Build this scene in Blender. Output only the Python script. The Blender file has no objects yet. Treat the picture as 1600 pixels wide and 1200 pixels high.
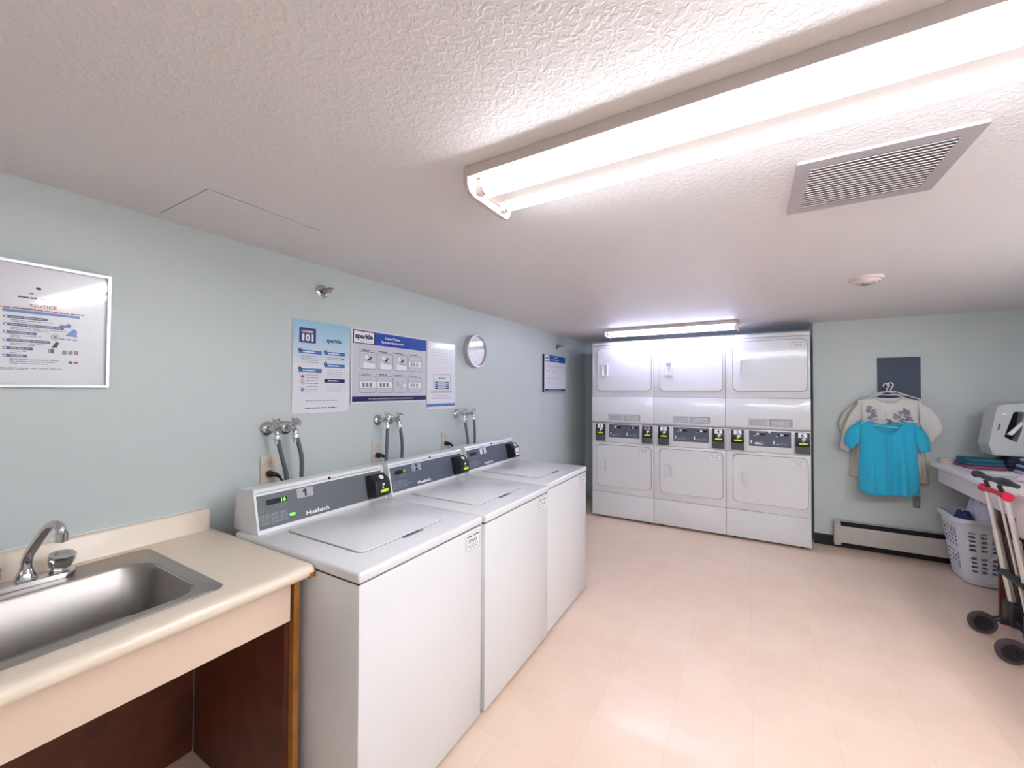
import bpy, bmesh, math, random
from mathutils import Vector, Matrix, noise
random.seed(7)
sc = bpy.context.scene
COL = sc.collection
PI = math.pi

# ------------------------------------------------------------------ camera
CAM = Vector((1.94465, 0.0, 1.44072))
cd = bpy.data.cameras.new('camera'); cam = bpy.data.objects.new('camera', cd); COL.objects.link(cam)
yaw, pitch, roll = math.radians(30.2826), math.radians(0.8725), math.radians(0.1671)
F = Vector((-math.sin(yaw)*math.cos(pitch), math.cos(yaw)*math.cos(pitch), math.sin(pitch)))
R_ = Vector((math.cos(yaw), math.sin(yaw), 0)); U_ = R_.cross(F)
R2 = R_*math.cos(roll) + U_*math.sin(roll); U2 = -R_*math.sin(roll) + U_*math.cos(roll)
M = Matrix((R2, U2, -F)).transposed().to_4x4(); M.translation = CAM
cam.matrix_world = M
cd.sensor_width = 36.0; cd.lens = 36.0*634.0/1600.0; cd.clip_start = .02; cd.clip_end = 60
sc.camera = cam
# ------------------------------------------------------------------ world, exposure
w = bpy.data.worlds.new('world'); sc.world = w; w.use_nodes = True
w.node_tree.nodes['Background'].inputs[0].default_value = (.80, .84, .90, 1)
w.node_tree.nodes['Background'].inputs[1].default_value = .30
vs = sc.view_settings
vs.view_transform = 'Standard'; vs.look = 'None'; vs.gamma = 1; vs.use_curve_mapping = False; vs.exposure = 0.97
NEAR_W = 21.0    # radiance of the near fluorescent tubes
BACK_W = 14.5
REAR_W = 10.0  # radiance of the added, unseen tubes right of the camera
SIDE_W = 24.0  # radiance of the added, unseen tubes by the right wall
H = 2.095        # ceiling height
YB = 4.80        # back wall (right part)
XR = 3.90        # right wall

# ------------------------------------------------------------------ materials
def srgb(r, g, b):
    f = lambda c: (c/255/12.92) if c/255 <= .04045 else ((c/255+.055)/1.055)**2.4
    return (f(r), f(g), f(b), 1)
MATS = {}
def mat(name, col, rough=.5, metal=0, coat=0, spec=.5, emis=None, es=0, bump=None, alpha=1, trans=0, sheen=0, var=None):
    if name in MATS: return MATS[name]
    m = bpy.data.materials.new(name); m.use_nodes = True; nt = m.node_tree; b = nt.nodes['Principled BSDF']
    b.inputs['Base Color'].default_value = col if len(col) == 4 else (*col, 1)
    b.inputs['Roughness'].default_value = rough; b.inputs['Metallic'].default_value = metal
    b.inputs['Coat Weight'].default_value = coat; b.inputs['Coat Roughness'].default_value = .08
    b.inputs['Specular IOR Level'].default_value = spec
    b.inputs['Transmission Weight'].default_value = trans; b.inputs['Sheen Weight'].default_value = sheen
    if emis: b.inputs['Emission Color'].default_value = emis; b.inputs['Emission Strength'].default_value = es
    tc = nt.nodes.new('ShaderNodeTexCoord')
    if bump:
        sc_, st, det, dist = bump
        n = nt.nodes.new('ShaderNodeTexNoise'); n.inputs['Scale'].default_value = sc_; n.inputs['Detail'].default_value = det
        nt.links.new(tc.outputs['Object'], n.inputs['Vector'])
        bp = nt.nodes.new('ShaderNodeBump'); bp.inputs['Strength'].default_value = st; bp.inputs['Distance'].default_value = dist
        nt.links.new(n.outputs['Fac'], bp.inputs['Height']); nt.links.new(bp.outputs['Normal'], b.inputs['Normal'])
    if var:
        sc_, c2 = var
        n = nt.nodes.new('ShaderNodeTexNoise'); n.inputs['Scale'].default_value = sc_; n.inputs['Detail'].default_value = 3
        nt.links.new(tc.outputs['Object'], n.inputs['Vector'])
        mx = nt.nodes.new('ShaderNodeMix'); mx.data_type = 'RGBA'
        rp = nt.nodes.new('ShaderNodeValToRGB'); rp.color_ramp.elements[0].position = .35; rp.color_ramp.elements[1].position = .7
        nt.links.new(n.outputs['Fac'], rp.inputs[0]); nt.links.new(rp.outputs[0], mx.inputs[0])
        mx.inputs[6].default_value = col; mx.inputs[7].default_value = c2
        nt.links.new(mx.outputs[2], b.inputs['Base Color'])
    MATS[name] = m; return m

# wall paint: pale sage green, faint roller texture
M_wall = mat('wall_paint', srgb(204, 212, 211), .42, bump=(180, .12, 3, .002))
M_ceil = mat('ceiling_texture', srgb(232, 227, 227), .5)
def ceil_nodes():
    nt = M_ceil.node_tree; b = nt.nodes['Principled BSDF']; tc = nt.nodes['Texture Coordinate']
    n = nt.nodes.new('ShaderNodeTexNoise'); n.inputs['Scale'].default_value = 62; n.inputs['Detail'].default_value = 2.5; n.inputs['Distortion'].default_value = .6
    rp = nt.nodes.new('ShaderNodeValToRGB'); rp.color_ramp.elements[0].position = .47; rp.color_ramp.elements[1].position = .60
    n2 = nt.nodes.new('ShaderNodeTexNoise'); n2.inputs['Scale'].default_value = 220
    ad = nt.nodes.new('ShaderNodeMath'); ad.operation = 'MULTIPLY_ADD'; ad.inputs[1].default_value = .25
    bp = nt.nodes.new('ShaderNodeBump'); bp.inputs['Strength'].default_value = .26; bp.inputs['Distance'].default_value = .003
    nt.links.new(tc.outputs['Object'], n.inputs['Vector']); nt.links.new(tc.outputs['Object'], n2.inputs['Vector'])
    nt.links.new(n.outputs['Fac'], rp.inputs[0]); nt.links.new(n2.outputs['Fac'], ad.inputs[0]); nt.links.new(rp.outputs[0], ad.inputs[2])
    nt.links.new(ad.outputs[0], bp.inputs['Height']); nt.links.new(bp.outputs['Normal'], b.inputs['Normal'])
ceil_nodes()
M_floor = mat('vinyl_tile', srgb(226, 205, 190), .42, coat=.15)
def floor_nodes():
    nt = M_floor.node_tree; b = nt.nodes['Principled BSDF']; tc = nt.nodes['Texture Coordinate']
    br = nt.nodes.new('ShaderNodeTexBrick'); br.offset = 0; br.inputs['Scale'].default_value = 1
    br.inputs['Brick Width'].default_value = .305; br.inputs['Row Height'].default_value = .305
    br.inputs['Mortar Size'].default_value = .0011; br.inputs['Mortar Smooth'].default_value = .3
    br.inputs['Color1'].default_value = srgb(240, 216, 194); br.inputs['Color2'].default_value = srgb(237, 211, 188)
    br.inputs['Mortar'].default_value = srgb(226, 198, 176)
    n = nt.nodes.new('ShaderNodeTexNoise'); n.inputs['Scale'].default_value = 5; n.inputs['Detail'].default_value = 5
    mx = nt.nodes.new('ShaderNodeMix'); mx.data_type = 'RGBA'; mx.blend_type = 'MULTIPLY'; mx.inputs[0].default_value = .35
    rp = nt.nodes.new('ShaderNodeValToRGB'); rp.color_ramp.elements[0].position = .3; rp.color_ramp.elements[0].color = (.86, .80, .76, 1)
    rp.color_ramp.elements[1].position = .62; rp.color_ramp.elements[1].color = (1, 1, 1, 1)
    nt.links.new(tc.outputs['Object'], br.inputs['Vector']); nt.links.new(tc.outputs['Object'], n.inputs['Vector'])
    nt.links.new(n.outputs['Fac'], rp.inputs[0]); nt.links.new(br.outputs['Color'], mx.inputs[6]); nt.links.new(rp.outputs[0], mx.inputs[7])
    nt.links.new(mx.outputs[2], b.inputs['Base Color'])
floor_nodes()
M_black = mat('black_rubber', srgb(26, 25, 27), .45)
M_enamel = mat('white_enamel', srgb(229, 230, 232), .28, coat=.5, bump=(300, .03, 2, .001))
M_gap = mat('dark_gap', srgb(38, 36, 40), .8)
M_gaps = mat('grey_groove', srgb(116, 112, 120), .7)
M_panel = mat('grey_panel', srgb(104, 110, 114), .4)
M_bpanel = mat('blue_grey_panel', srgb(92, 98, 116), .4)
M_disp = mat('display_black', srgb(28, 26, 30), .15)
M_green = mat('green_led', srgb(120, 240, 60), .4, emis=srgb(110, 245, 50), es=1.1)
M_lime = mat('lime_label', srgb(172, 205, 40), .4, emis=srgb(160, 205, 30), es=.3)
M_wprint = mat('white_print', srgb(240, 240, 242), .5)
M_lprint = mat('light_grey_print', srgb(168, 172, 176), .5)
M_dprint = mat('dark_print', srgb(38, 34, 52), .5)
M_gprint = mat('grey_print', srgb(140, 138, 150), .5)
M_plate = mat('silver_plate', srgb(176, 178, 182), .3, metal=.4)
M_blk = mat('black_plastic', srgb(30, 29, 34), .35)
M_dgrey = mat('charcoal_plastic', srgb(84, 84, 90), .4)
M_chrome = mat('chrome', (.62, .61, .62, 1), .12, metal=1)
M_steel = mat('brushed_steel', (.40, .375, .355, 1), .38, metal=1, bump=(25, .05, 2, .002))
M_alum = mat('aluminium', (.80, .80, .80, 1), .3, metal=1)
M_hose = mat('grey_rubber_hose', srgb(92, 96, 100), .45)
M_beige = mat('beige_plate', srgb(222, 205, 182), .4)
M_ivory = mat('ivory_plate', srgb(214, 208, 196), .4)
M_lam = mat('cream_laminate', srgb(234, 219, 199), .3, coat=.15)
M_lamf = mat('peach_laminate', srgb(224, 200, 180), .45)
M_wood = mat('orange_wood', srgb(176, 118, 50), .45, var=(14, srgb(150, 92, 34)))
M_dwood = mat('dark_wood', srgb(100, 48, 28), .5, var=(9, srgb(78, 36, 22)))
M_lampw = mat('lamp_white', srgb(212, 198, 192), .45)
M_tube = mat('lit_tube', (1, 1, 1, 1), .4, emis=(.88, .925, 1, 1), es=NEAR_W)
M_tubeb = mat('lit_tube_cool', (1, 1, 1, 1), .4, emis=(.62, .66, 1, 1), es=BACK_W)
M_tuber = mat('added_tube_right', (1, 1, 1, 1), .4, emis=(.88, .925, 1, 1), es=REAR_W)
M_tubes = mat('added_tube_side', (1, 1, 1, 1), .4, emis=(.88, .925, 1, 1), es=SIDE_W)
M_vent = mat('grille_grey', srgb(232, 222, 220), .4)
M_ventd = mat('duct_shade', srgb(70, 62, 60), .8)
M_paper = mat('glossy_paper', srgb(234, 234, 240), .2, coat=.6)
M_blue = mat('print_blue', srgb(18, 72, 172), .3, coat=.5)
M_mblue = mat('print_mid_blue', srgb(72, 124, 194), .3, coat=.5)
M_sky = mat('print_sky', srgb(150, 200, 226), .3, coat=.5)
M_teal = mat('print_teal', srgb(30, 110, 160), .3, coat=.5)
M_navy = mat('print_navy', srgb(36, 28, 90), .3, coat=.5)
M_purple = mat('print_purple', srgb(66, 62, 140), .3, coat=.5)
M_pgrey = mat('print_grey', srgb(208, 208, 216), .3, coat=.5)
M_red = mat('print_red', srgb(196, 70, 80), .4)
M_mauve = mat('print_mauve', srgb(176, 80, 110), .4)
M_frame = mat('silver_frame', (.60, .60, .60, 1), .3, metal=1)
M_blueboard = mat('slate_board', srgb(74, 84, 106), .6)
M_tan = mat('heater_paint', srgb(196, 192, 184), .45)
M_basket = mat('basket_plastic', srgb(222, 222, 232), .4)
M_redp = mat('red_plastic', srgb(206, 34, 62), .4)
M_silver = mat('silver_tube', (.72, .72, .70, 1), .35, metal=.7)
M_shirtb = mat('teal_cotton', srgb(38, 176, 212), .85, sheen=.3, bump=(400, .2, 2, .001))
M_shirtw = mat('white_cotton', srgb(222, 218, 214), .9, sheen=.2, bump=(400, .2, 2, .001))
M_shirtc = mat('cream_cotton', srgb(206, 202, 188), .9)
M_floral = mat('floral_print', srgb(170, 164, 180), .9, var=(55, srgb(112, 106, 132)))
M_hang = mat('hanger_white', srgb(232, 232, 236), .4)
M_pink = mat('pink_cloth', srgb(228, 200, 210), .9, bump=(60, .2, 2, .004))
M_tanc = mat('tan_cloth', srgb(172, 154, 122), .9)
M_ppink = mat('blush_cloth', srgb(224, 208, 206), .9)
M_tealc = mat('deep_teal_cloth', srgb(36, 96, 120), .9)
M_maroon = mat('maroon_cloth', srgb(140, 62, 92), .9)
M_navyc = mat('navy_cloth', srgb(62, 78, 124), .9)
M_whitec = mat('white_cloth', srgb(226, 226, 238), .9)
M_creamc = mat('stone_cloth', srgb(190, 180, 172), .9)
M_stripe = mat('lavender_grey_cloth', srgb(170, 174, 200), .9)
M_darkc = mat('dark_binding', srgb(52, 58, 74), .9)
M_glassm = None
def glass_mat():
    m = bpy.data.materials.new('clear_glass'); m.use_nodes = True; nt = m.node_tree
    nt.nodes.remove(nt.nodes['Principled BSDF'])
    g = nt.nodes.new('ShaderNodeBsdfGlossy'); g.inputs['Roughness'].default_value = .02
    t = nt.nodes.new('ShaderNodeBsdfTransparent'); lw = nt.nodes.new('ShaderNodeLayerWeight'); lw.inputs[0].default_value = .5; pw = nt.nodes.new('ShaderNodeMath'); pw.operation = 'POWER'; pw.inputs[1].default_value = 4; fr = nt.nodes.new('ShaderNodeMath'); fr.operation = 'MULTIPLY_ADD'; fr.inputs[1].default_value = .9; fr.inputs[2].default_value = .055; nt.links.new(lw.outputs['Facing'], pw.inputs[0]); nt.links.new(pw.outputs[0], fr.inputs[0])
    mx = nt.nodes.new('ShaderNodeMixShader')
    nt.links.new(fr.outputs[0], mx.inputs[0]); nt.links.new(t.outputs[0], mx.inputs[1]); nt.links.new(g.outputs[0], mx.inputs[2])
    nt.links.new(mx.outputs[0], nt.nodes['Material Output'].inputs[0]); return m
M_glass = glass_mat()

# ------------------------------------------------------------------ object helpers
ROOT = {}
def thing(name, label, cat, loc=(0, 0, 0), group=None):
    o = bpy.data.objects.new(name, None); COL.objects.link(o); o.location = loc; o.empty_display_size = .05
    ROOT[o.name] = Vector(loc); tag(o, label, cat, group); return o
def tag(o, label=None, cat=None, group=None, kind=None):
    if label: o['label'] = label
    if cat: o['category'] = cat
    if group: o['group'] = group
    if kind: o['kind'] = kind
    return o
def obj(name, bm, mats, parent=None, smooth=35, label=None):
    """bm is in world coordinates; stored relative to the thing's base."""
    off = ROOT[parent.name] if parent else None
    if off is None:
        vs_ = [v.co for v in bm.verts]
        off = Vector(((min(v.x for v in vs_)+max(v.x for v in vs_))/2, (min(v.y for v in vs_)+max(v.y for v in vs_))/2, min(v.z for v in vs_)))
    me = bpy.data.meshes.new(name)
    for v in bm.verts: v.co -= off
    bmesh.ops.recalc_face_normals(bm, faces=[f for f in bm.faces if not f.tag])
    bm.to_mesh(me); bm.free()
    if not isinstance(mats, (list, tuple)): mats = [mats]
    for m in mats: me.materials.append(m)
    o = bpy.data.objects.new(name, me); COL.objects.link(o)
    if parent: o.parent = parent
    else: o.location = off
    ROOT[o.name] = off
    if smooth:
        for p in me.polygons: p.use_smooth = True
        try: me.set_sharp_from_angle(angle=math.radians(smooth))
        except Exception: pass
    if label: o['label'] = label
    return o
def struct(name, bm, m, smooth=0):
    return tag(obj(name, bm, m, smooth=smooth), kind='structure')
NB = bmesh.new
def box(bm, x0, x1, y0, y1, z0, z1, bev=0, seg=2, mi=0):
    r = bmesh.ops.create_cube(bm, size=1)
    for v in r['verts']:
        v.co = Vector((x0+(v.co.x+.5)*(x1-x0), y0+(v.co.y+.5)*(y1-y0), z0+(v.co.z+.5)*(z1-z0)))
    fs = list({f for v in r['verts'] for f in v.link_faces})
    if bev:
        es = list({e for v in r['verts'] for e in v.link_edges})
        rr = bmesh.ops.bevel(bm, geom=es, offset=bev, segments=seg, profile=.5, affect='EDGES')
        fs = [f for f in bm.faces if f in set(rr['faces']) or f in fs]
    for f in fs:
        if f.is_valid: f.material_index = mi
    return bm
def prism(bm, pts, axis, a, b, bev=0, mi=0, seg=2):
    """pts: 2D polygon; axis the extrusion axis; the two others in order xyz."""
    ax = 'xyz'.index(axis)
    def mk(p, c):
        l = [p[0], p[1]]; l.insert(ax, c); return bm.verts.new(l)
    A = [mk(p, a) for p in pts]; B = [mk(p, b) for p in pts]; n = len(pts)
    fs = [bm.faces.new(A[::-1]), bm.faces.new(B)] + [bm.faces.new((A[i], A[(i+1) % n], B[(i+1) % n], B[i])) for i in range(n)]
    for f in fs: f.material_index = mi
    if bev:
        es = list({e for f in fs for e in f.edges})
        bmesh.ops.bevel(bm, geom=es, offset=bev, segments=seg, profile=.5, affect='EDGES')
    return bm
def rrect(x0, x1, y0, y1, r, n=6):
    out = []
    for cx, cy, a0 in ((x1-r, y1-r, 0), (x0+r, y1-r, 90), (x0+r, y0+r, 180), (x1-r, y0+r, 270)):
        for i in range(n+1):
            a = math.radians(a0+90*i/n); out.append((cx+r*math.cos(a), cy+r*math.sin(a)))
    return out
def frames(pts):
    T = []
    for i in range(len(pts)):
        a = pts[max(i-1, 0)]; b = pts[min(i+1, len(pts)-1)]; T.append((b-a).normalized())
    up = Vector((0, 0, 1)) if abs(T[0].z) < .9 else Vector((1, 0, 0))
    nrm = (up-T[0]*up.dot(T[0])).normalized(); out = []
    for t in T:
        nrm = (nrm-t*nrm.dot(t)).normalized(); out.append((t, nrm, t.cross(nrm)))
    return out
def tube(bm, pts, r, n=12, caps=True, mi=0, flat=1.0):
    pts = [Vector(p) for p in pts]; fr = frames(pts); rings = []
    for i, (p, (t, a, b)) in enumerate(zip(pts, fr)):
        rr = r[i] if isinstance(r, (list, tuple)) else r
        rings.append([bm.verts.new(p+a*math.cos(2*PI*k/n)*rr*flat+b*math.sin(2*PI*k/n)*rr) for k in range(n)])
    fs = []
    for i in range(len(rings)-1):
        for k in range(n): fs.append(bm.faces.new((rings[i][k], rings[i][(k+1) % n], rings[i+1][(k+1) % n], rings[i+1][k])))
    if caps: fs.append(bm.faces.new(rings[0][::-1])); fs.append(bm.faces.new(rings[-1]))
    for f in fs: f.material_index = mi
    return bm
def smooth_path(P, n=8):
    P = [Vector(p) for p in P]; Q = [P[0]*2-P[1]]+P+[P[-1]*2-P[-2]]; out = []
    for i in range(1, len(Q)-2):
        for k in range(n):
            t = k/n; a, b, c, d = Q[i-1], Q[i], Q[i+1], Q[i+2]
            out.append(.5*((2*b)+(c-a)*t+(2*a-5*b+4*c-d)*t*t+(3*b-a-3*c+d)*t**3))
    out.append(P[-1]); return out
def lathe(bm, prof, c, axis, n=32, mi=0):
    """prof: (radius, height along axis) list; axis a vector."""
    c = Vector(c); ax = Vector(axis).normalized(); up = Vector((0, 0, 1)) if abs(ax.z) < .9 else Vector((1, 0, 0))
    a = (up-ax*up.dot(ax)).normalized(); b = ax.cross(a); rings = []
    for r, h in prof:
        if r < 1e-6: rings.append([bm.verts.new(c+ax*h)])
        else: rings.append([bm.verts.new(c+ax*h+(a*math.cos(2*PI*k/n)+b*math.sin(2*PI*k/n))*r) for k in range(n)])
    for i in range(len(rings)-1):
        A, B = rings[i], rings[i+1]
        for k in range(n):
            k2 = (k+1) % n
            q = [A[k % len(A)], A[k2 % len(A)], B[k2 % len(B)], B[k % len(B)]]
            q2 = []
            for v in q:
                if v not in q2: q2.append(v)
            if len(q2) >= 3:
                f = bm.faces.new(q2); f.material_index = mi
    return bm
def surf(bm, f, nu, nv, mi=0, close_u=False):
    G = [[bm.verts.new(f(i/nu, j/nv)) for j in range(nv+1)] for i in range(nu if close_u else nu+1)]
    m_ = len(G)
    for i in range(nu):
        for j in range(nv):
            fc = bm.faces.new((G[i][j], G[(i+1) % m_][j], G[(i+1) % m_][j+1], G[i][j+1])); fc.material_index = mi
    return G
def solid(o, t, off=0, sub=0):
    if sub:
        s = o.modifiers.new('sub', 'SUBSURF'); s.levels = sub; s.render_levels = sub
    m = o.modifiers.new('solid', 'SOLIDIFY'); m.thickness = t; m.offset = off; return o
# text as mesh data in 2D
TXT = {}
def text2d(s, bold=0.0):
    k = (s, bold)
    if k in TXT: return TXT[k]
    cu = bpy.data.curves.new('lettering', 'FONT'); cu.body = s; cu.size = 1; cu.offset = bold; cu.resolution_u = 2
    o = bpy.data.objects.new('lettering', cu)
    me = o.to_mesh(); vs_ = [(v.co.x, v.co.y) for v in me.vertices]; ps = [tuple(p.vertices) for p in me.polygons]
    o.to_mesh_clear(); bpy.data.objects.remove(o); bpy.data.curves.remove(cu)
    TXT[k] = (vs_, ps); return TXT[k]
class Sheet:
    """flat printed face: 2D marks laid a hair above each other on a plane in the place."""
    def __init__(s, O, u, v, step=.00025):
        s.bm = bmesh.new(); s.O = Vector(O); s.u = Vector(u).normalized(); s.v = Vector(v).normalized(); s.n = s.u.cross(s.v); s.step = step; s.mats = []
    def mi(s, m):
        if m not in s.mats: s.mats.append(m)
        return s.mats.index(m)
    def P(s, a, b, l): return s.O+s.u*a+s.v*b+s.n*(s.step*l)
    def poly(s, pts, m, l=1):
        f = s.bm.faces.new([s.bm.verts.new(s.P(a, b, l)) for a, b in pts]); f.material_index = s.mi(m); f.tag = True
    def rect(s, a0, b0, a1, b1, m, l=1): s.poly([(a0, b0), (a1, b0), (a1, b1), (a0, b1)], m, l)
    def slab(s, a0, b0, a1, b1, t, m):
        P = [s.O+s.u*a+s.v*b+s.n*c for c in (-t, 0) for a, b in ((a0, b0), (a1, b0), (a1, b1), (a0, b1))]
        V = [s.bm.verts.new(p) for p in P]
        for q in ((3, 2, 1, 0), (4, 5, 6, 7), (0, 1, 5, 4), (1, 2, 6, 5), (2, 3, 7, 6), (3, 0, 4, 7)):
            f = s.bm.faces.new([V[i] for i in q]); f.material_index = s.mi(m); f.tag = True
    def rr(s, a0, b0, a1, b1, r, m, l=1): s.poly(rrect(a0, a1, b0, b1, r, 4), m, l)
    def line(s, a0, b0, a1, b1, r, m, wd, l=1):
        """outlined rounded rectangle"""
        o = rrect(a0, a1, b0, b1, r, 4); i = rrect(a0+wd, a1-wd, b0+wd, b1-wd, max(r-wd, .0005), 4); n = len(o)
        O = [s.bm.verts.new(s.P(*p, l)) for p in o]; I = [s.bm.verts.new(s.P(*p, l)) for p in i]
        for k in range(n):
            f = s.bm.faces.new((O[k], O[(k+1) % n], I[(k+1) % n], I[k])); f.material_index = s.mi(m); f.tag = True
    def disc(s, a, b, r, m, l=1, n=18, ry=None):
        ry = ry or r; s.poly([(a+r*math.cos(2*PI*k/n), b+ry*math.sin(2*PI*k/n)) for k in range(n)], m, l)
    def ring(s, a, b, r, wd, m, l=1, n=18):
        O = [s.bm.verts.new(s.P(a+r*math.cos(2*PI*k/n), b+r*math.sin(2*PI*k/n), l)) for k in range(n)]
        I = [s.bm.verts.new(s.P(a+(r-wd)*math.cos(2*PI*k/n), b+(r-wd)*math.sin(2*PI*k/n), l)) for k in range(n)]
        for k in range(n):
            f = s.bm.faces.new((O[k], O[(k+1) % n], I[(k+1) % n], I[k])); f.material_index = s.mi(m); f.tag = True
    def text(s, t, a, b, w=None, h=None, m=None, l=2, bold=0.0, align='L'):
        """w: fit width; h: cap height"""
        vs_, ps = text2d(t, bold)
        if not vs_: return
        x0 = min(v[0] for v in vs_); x1 = max(v[0] for v in vs_); ch = .69
        sy = h/ch; sx = (w/(x1-x0)) if w else sy
        W = (x1-x0)*sx; a0 = a if align == 'L' else (a-W/2 if align == 'C' else a-W)
        V = [s.bm.verts.new(s.P(a0+(x-x0)*sx, b+y*sy, l)) for x, y in vs_]
        for p in ps:
            try: f = s.bm.faces.new([V[i] for i in p])
            except ValueError: continue
            f.material_index = s.mi(m); f.tag = True
    def words(s, a0, a1, b, h, m, l=2, seed=0):
        """a line of print too small to read"""
        rnd = random.Random(seed*7+int(b*1e4)); x = a0
        while x < a1-.004:
            wd = min(rnd.uniform(.008, .026), a1-x); s.rect(x, b, x+wd*.86, b+h, m, l); x += wd
    def make(s, name, parent=None, label=None):
        return obj(name, s.bm, s.mats, parent, smooth=0, label=label)

# ================================================================== THE ROOM
Y0 = -1.9
bm = NB(); box(bm, -.1, XR+.1, Y0-.1, 5.5, -.1, 0); struct('floor', bm, M_floor)
# ceiling with the opening for the access hatch
hx0, hx1, hy0, hy1 = .055, .425, .632, 1.042
bm = NB()
for a in ((-.1, XR+.1, Y0-.1, hy0), (-.1, XR+.1, hy1, 5.5), (-.1, hx0, hy0, hy1), (hx1, XR+.1, hy0, hy1)): box(bm, a[0], a[1], a[2], a[3], H, H+.1)
bmesh.ops.remove_doubles(bm, verts=bm.verts, dist=.0001)
struct('ceiling', bm, M_ceil)
bm = NB(); box(bm, -.12, 0, Y0-.1, 5.5, -.1, H+.1); struct('wall_left', bm, M_wall)
bm = NB(); box(bm, XR, XR+.12, Y0-.1, 5.5, -.1, H+.1); struct('wall_right', bm, M_wall)
bm = NB(); box(bm, 0, XR, Y0-.12, Y0, -.1, H+.1); struct('wall_rear', bm, M_wall)
bm = NB(); prism(bm, [(0, 5.32), (2.475, 5.32), (2.475, YB), (XR, YB), (XR, 5.5), (0, 5.5)], 'z', -.1, H+.1); struct('wall_back', bm, M_wall)
bm = NB(); box(bm, 2.475, XR, YB-.008, YB+.001, 0, .10, .003); struct('baseboard_back', bm, M_black)
bm = NB(); box(bm, -.001, .008, .86, 5.3, 0, .10, .003); struct('baseboard_left', bm, M_black)
bm = NB(); box(bm, XR-.008, XR+.001, Y0, YB, 0, .10, .003); struct('baseboard_right', bm, M_black)

# ------------------------------------------------------------------ ceiling hatch
t = thing('access_hatch', 'flush square access hatch in the ceiling with a dark crack on two sides', 'hatch', (.24, .84, H))
bm = NB(); box(bm, hx0+.0004, hx1-.0065, hy0+.0045, hy1-.0004, H+.0006, H+.0044)
obj('hatch_panel', bm, M_ceil, t, smooth=0)
bm = NB(); box(bm, hx0+.0002, hx1-.0002, hy0+.0002, hy1-.0002, H+.0046, H+.0080); obj('hatch_crack_shade', bm, M_gap, t, smooth=0)  # dark sheet that puts the shade into the crack

# ------------------------------------------------------------------ return air grille
t = thing('ceiling_grille', 'rectangular louvered metal air grille in the ceiling right of the near light', 'vent', (2.26, 1.59, H))
gx0, gx1, gy0, gy1 = 2.067, 2.450, 1.405, 1.785
ix0, ix1, iy0, iy1 = 2.103, 2.412, 1.447, 1.742
bm = NB()
prism(bm, rrect(gx0, gx1, gy0, gy1, .003, 2), 'z', H-.004, H-.0005)
bm.free(); bm = NB()
def frame_ring(bm, O, I, z0, z1):
    n = len(O)
    for za, zb in ((z0, z1),):
        A = [bm.verts.new((p[0], p[1], z0)) for p in O]; B = [bm.verts.new((p[0], p[1], z0)) for p in I]
        C = [bm.verts.new((p[0], p[1], z1)) for p in O]; D = [bm.verts.new((p[0], p[1], z1)) for p in I]
        for k in range(n):
            j = (k+1) % n
            bm.faces.new((A[k], A[j], B[j], B[k])); bm.faces.new((C[k], C[j], D[j], D[k]))
            bm.faces.new((A[k], A[j], C[j], C[k])); bm.faces.new((B[k], B[j], D[j], D[k]))
frame_ring(bm, rrect(gx0, gx1, gy0, gy1, .003, 2), rrect(ix0, ix1, iy0, iy1, .003, 2), H-.010, H-.0005)
obj('grille_frame', bm, mat('grille_frame_grey', srgb(184, 176, 180), .4, metal=.15), t, smooth=0)
bm = NB(); N = 17
for i in range(N):
    y = iy0+(iy1-iy0)*(i+.5)/N
    prism(bm, [(y+.0035, H-.0010), (y+.0045, H-.0016), (y-.0010, H-.0105), (y-.0030, H-.0110), (y-.0030, H-.0095)], 'x', ix0, ix1)
obj('louvers', bm, M_vent, t, smooth=0)
bm = NB(); box(bm, ix0, ix1, iy0, iy1, H-.0006, H-.0003); obj('duct_shade_sheet', bm, M_ventd, t, smooth=0)  # dark sheet standing in for the shaded duct above the louvers

# ------------------------------------------------------------------ smoke detector
t = thing('smoke_detector', 'small round white smoke detector on the ceiling near the back wall', 'smoke detector', (2.53, 3.04, H))
bm = NB(); lathe(bm, [(0, 0), (.080, 0), (.080, -.010), (.074, -.016), (.066, -.016), (.066, -.020), (.062, -.027), (.052, -.027), (.052, -.031), (.046, -.036), (0, -.036)], (2.53, 3.04, H), (0, 0, 1))
obj('detector_housing', bm, M_lampw, t)
bm = NB(); lathe(bm, [(.026, -.0355), (.024, -.042), (.014, -.045), (0, -.045)], (2.53, 3.04, H), (0, 0, 1)); obj('sensor_cap', bm, M_gprint, t)

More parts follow.
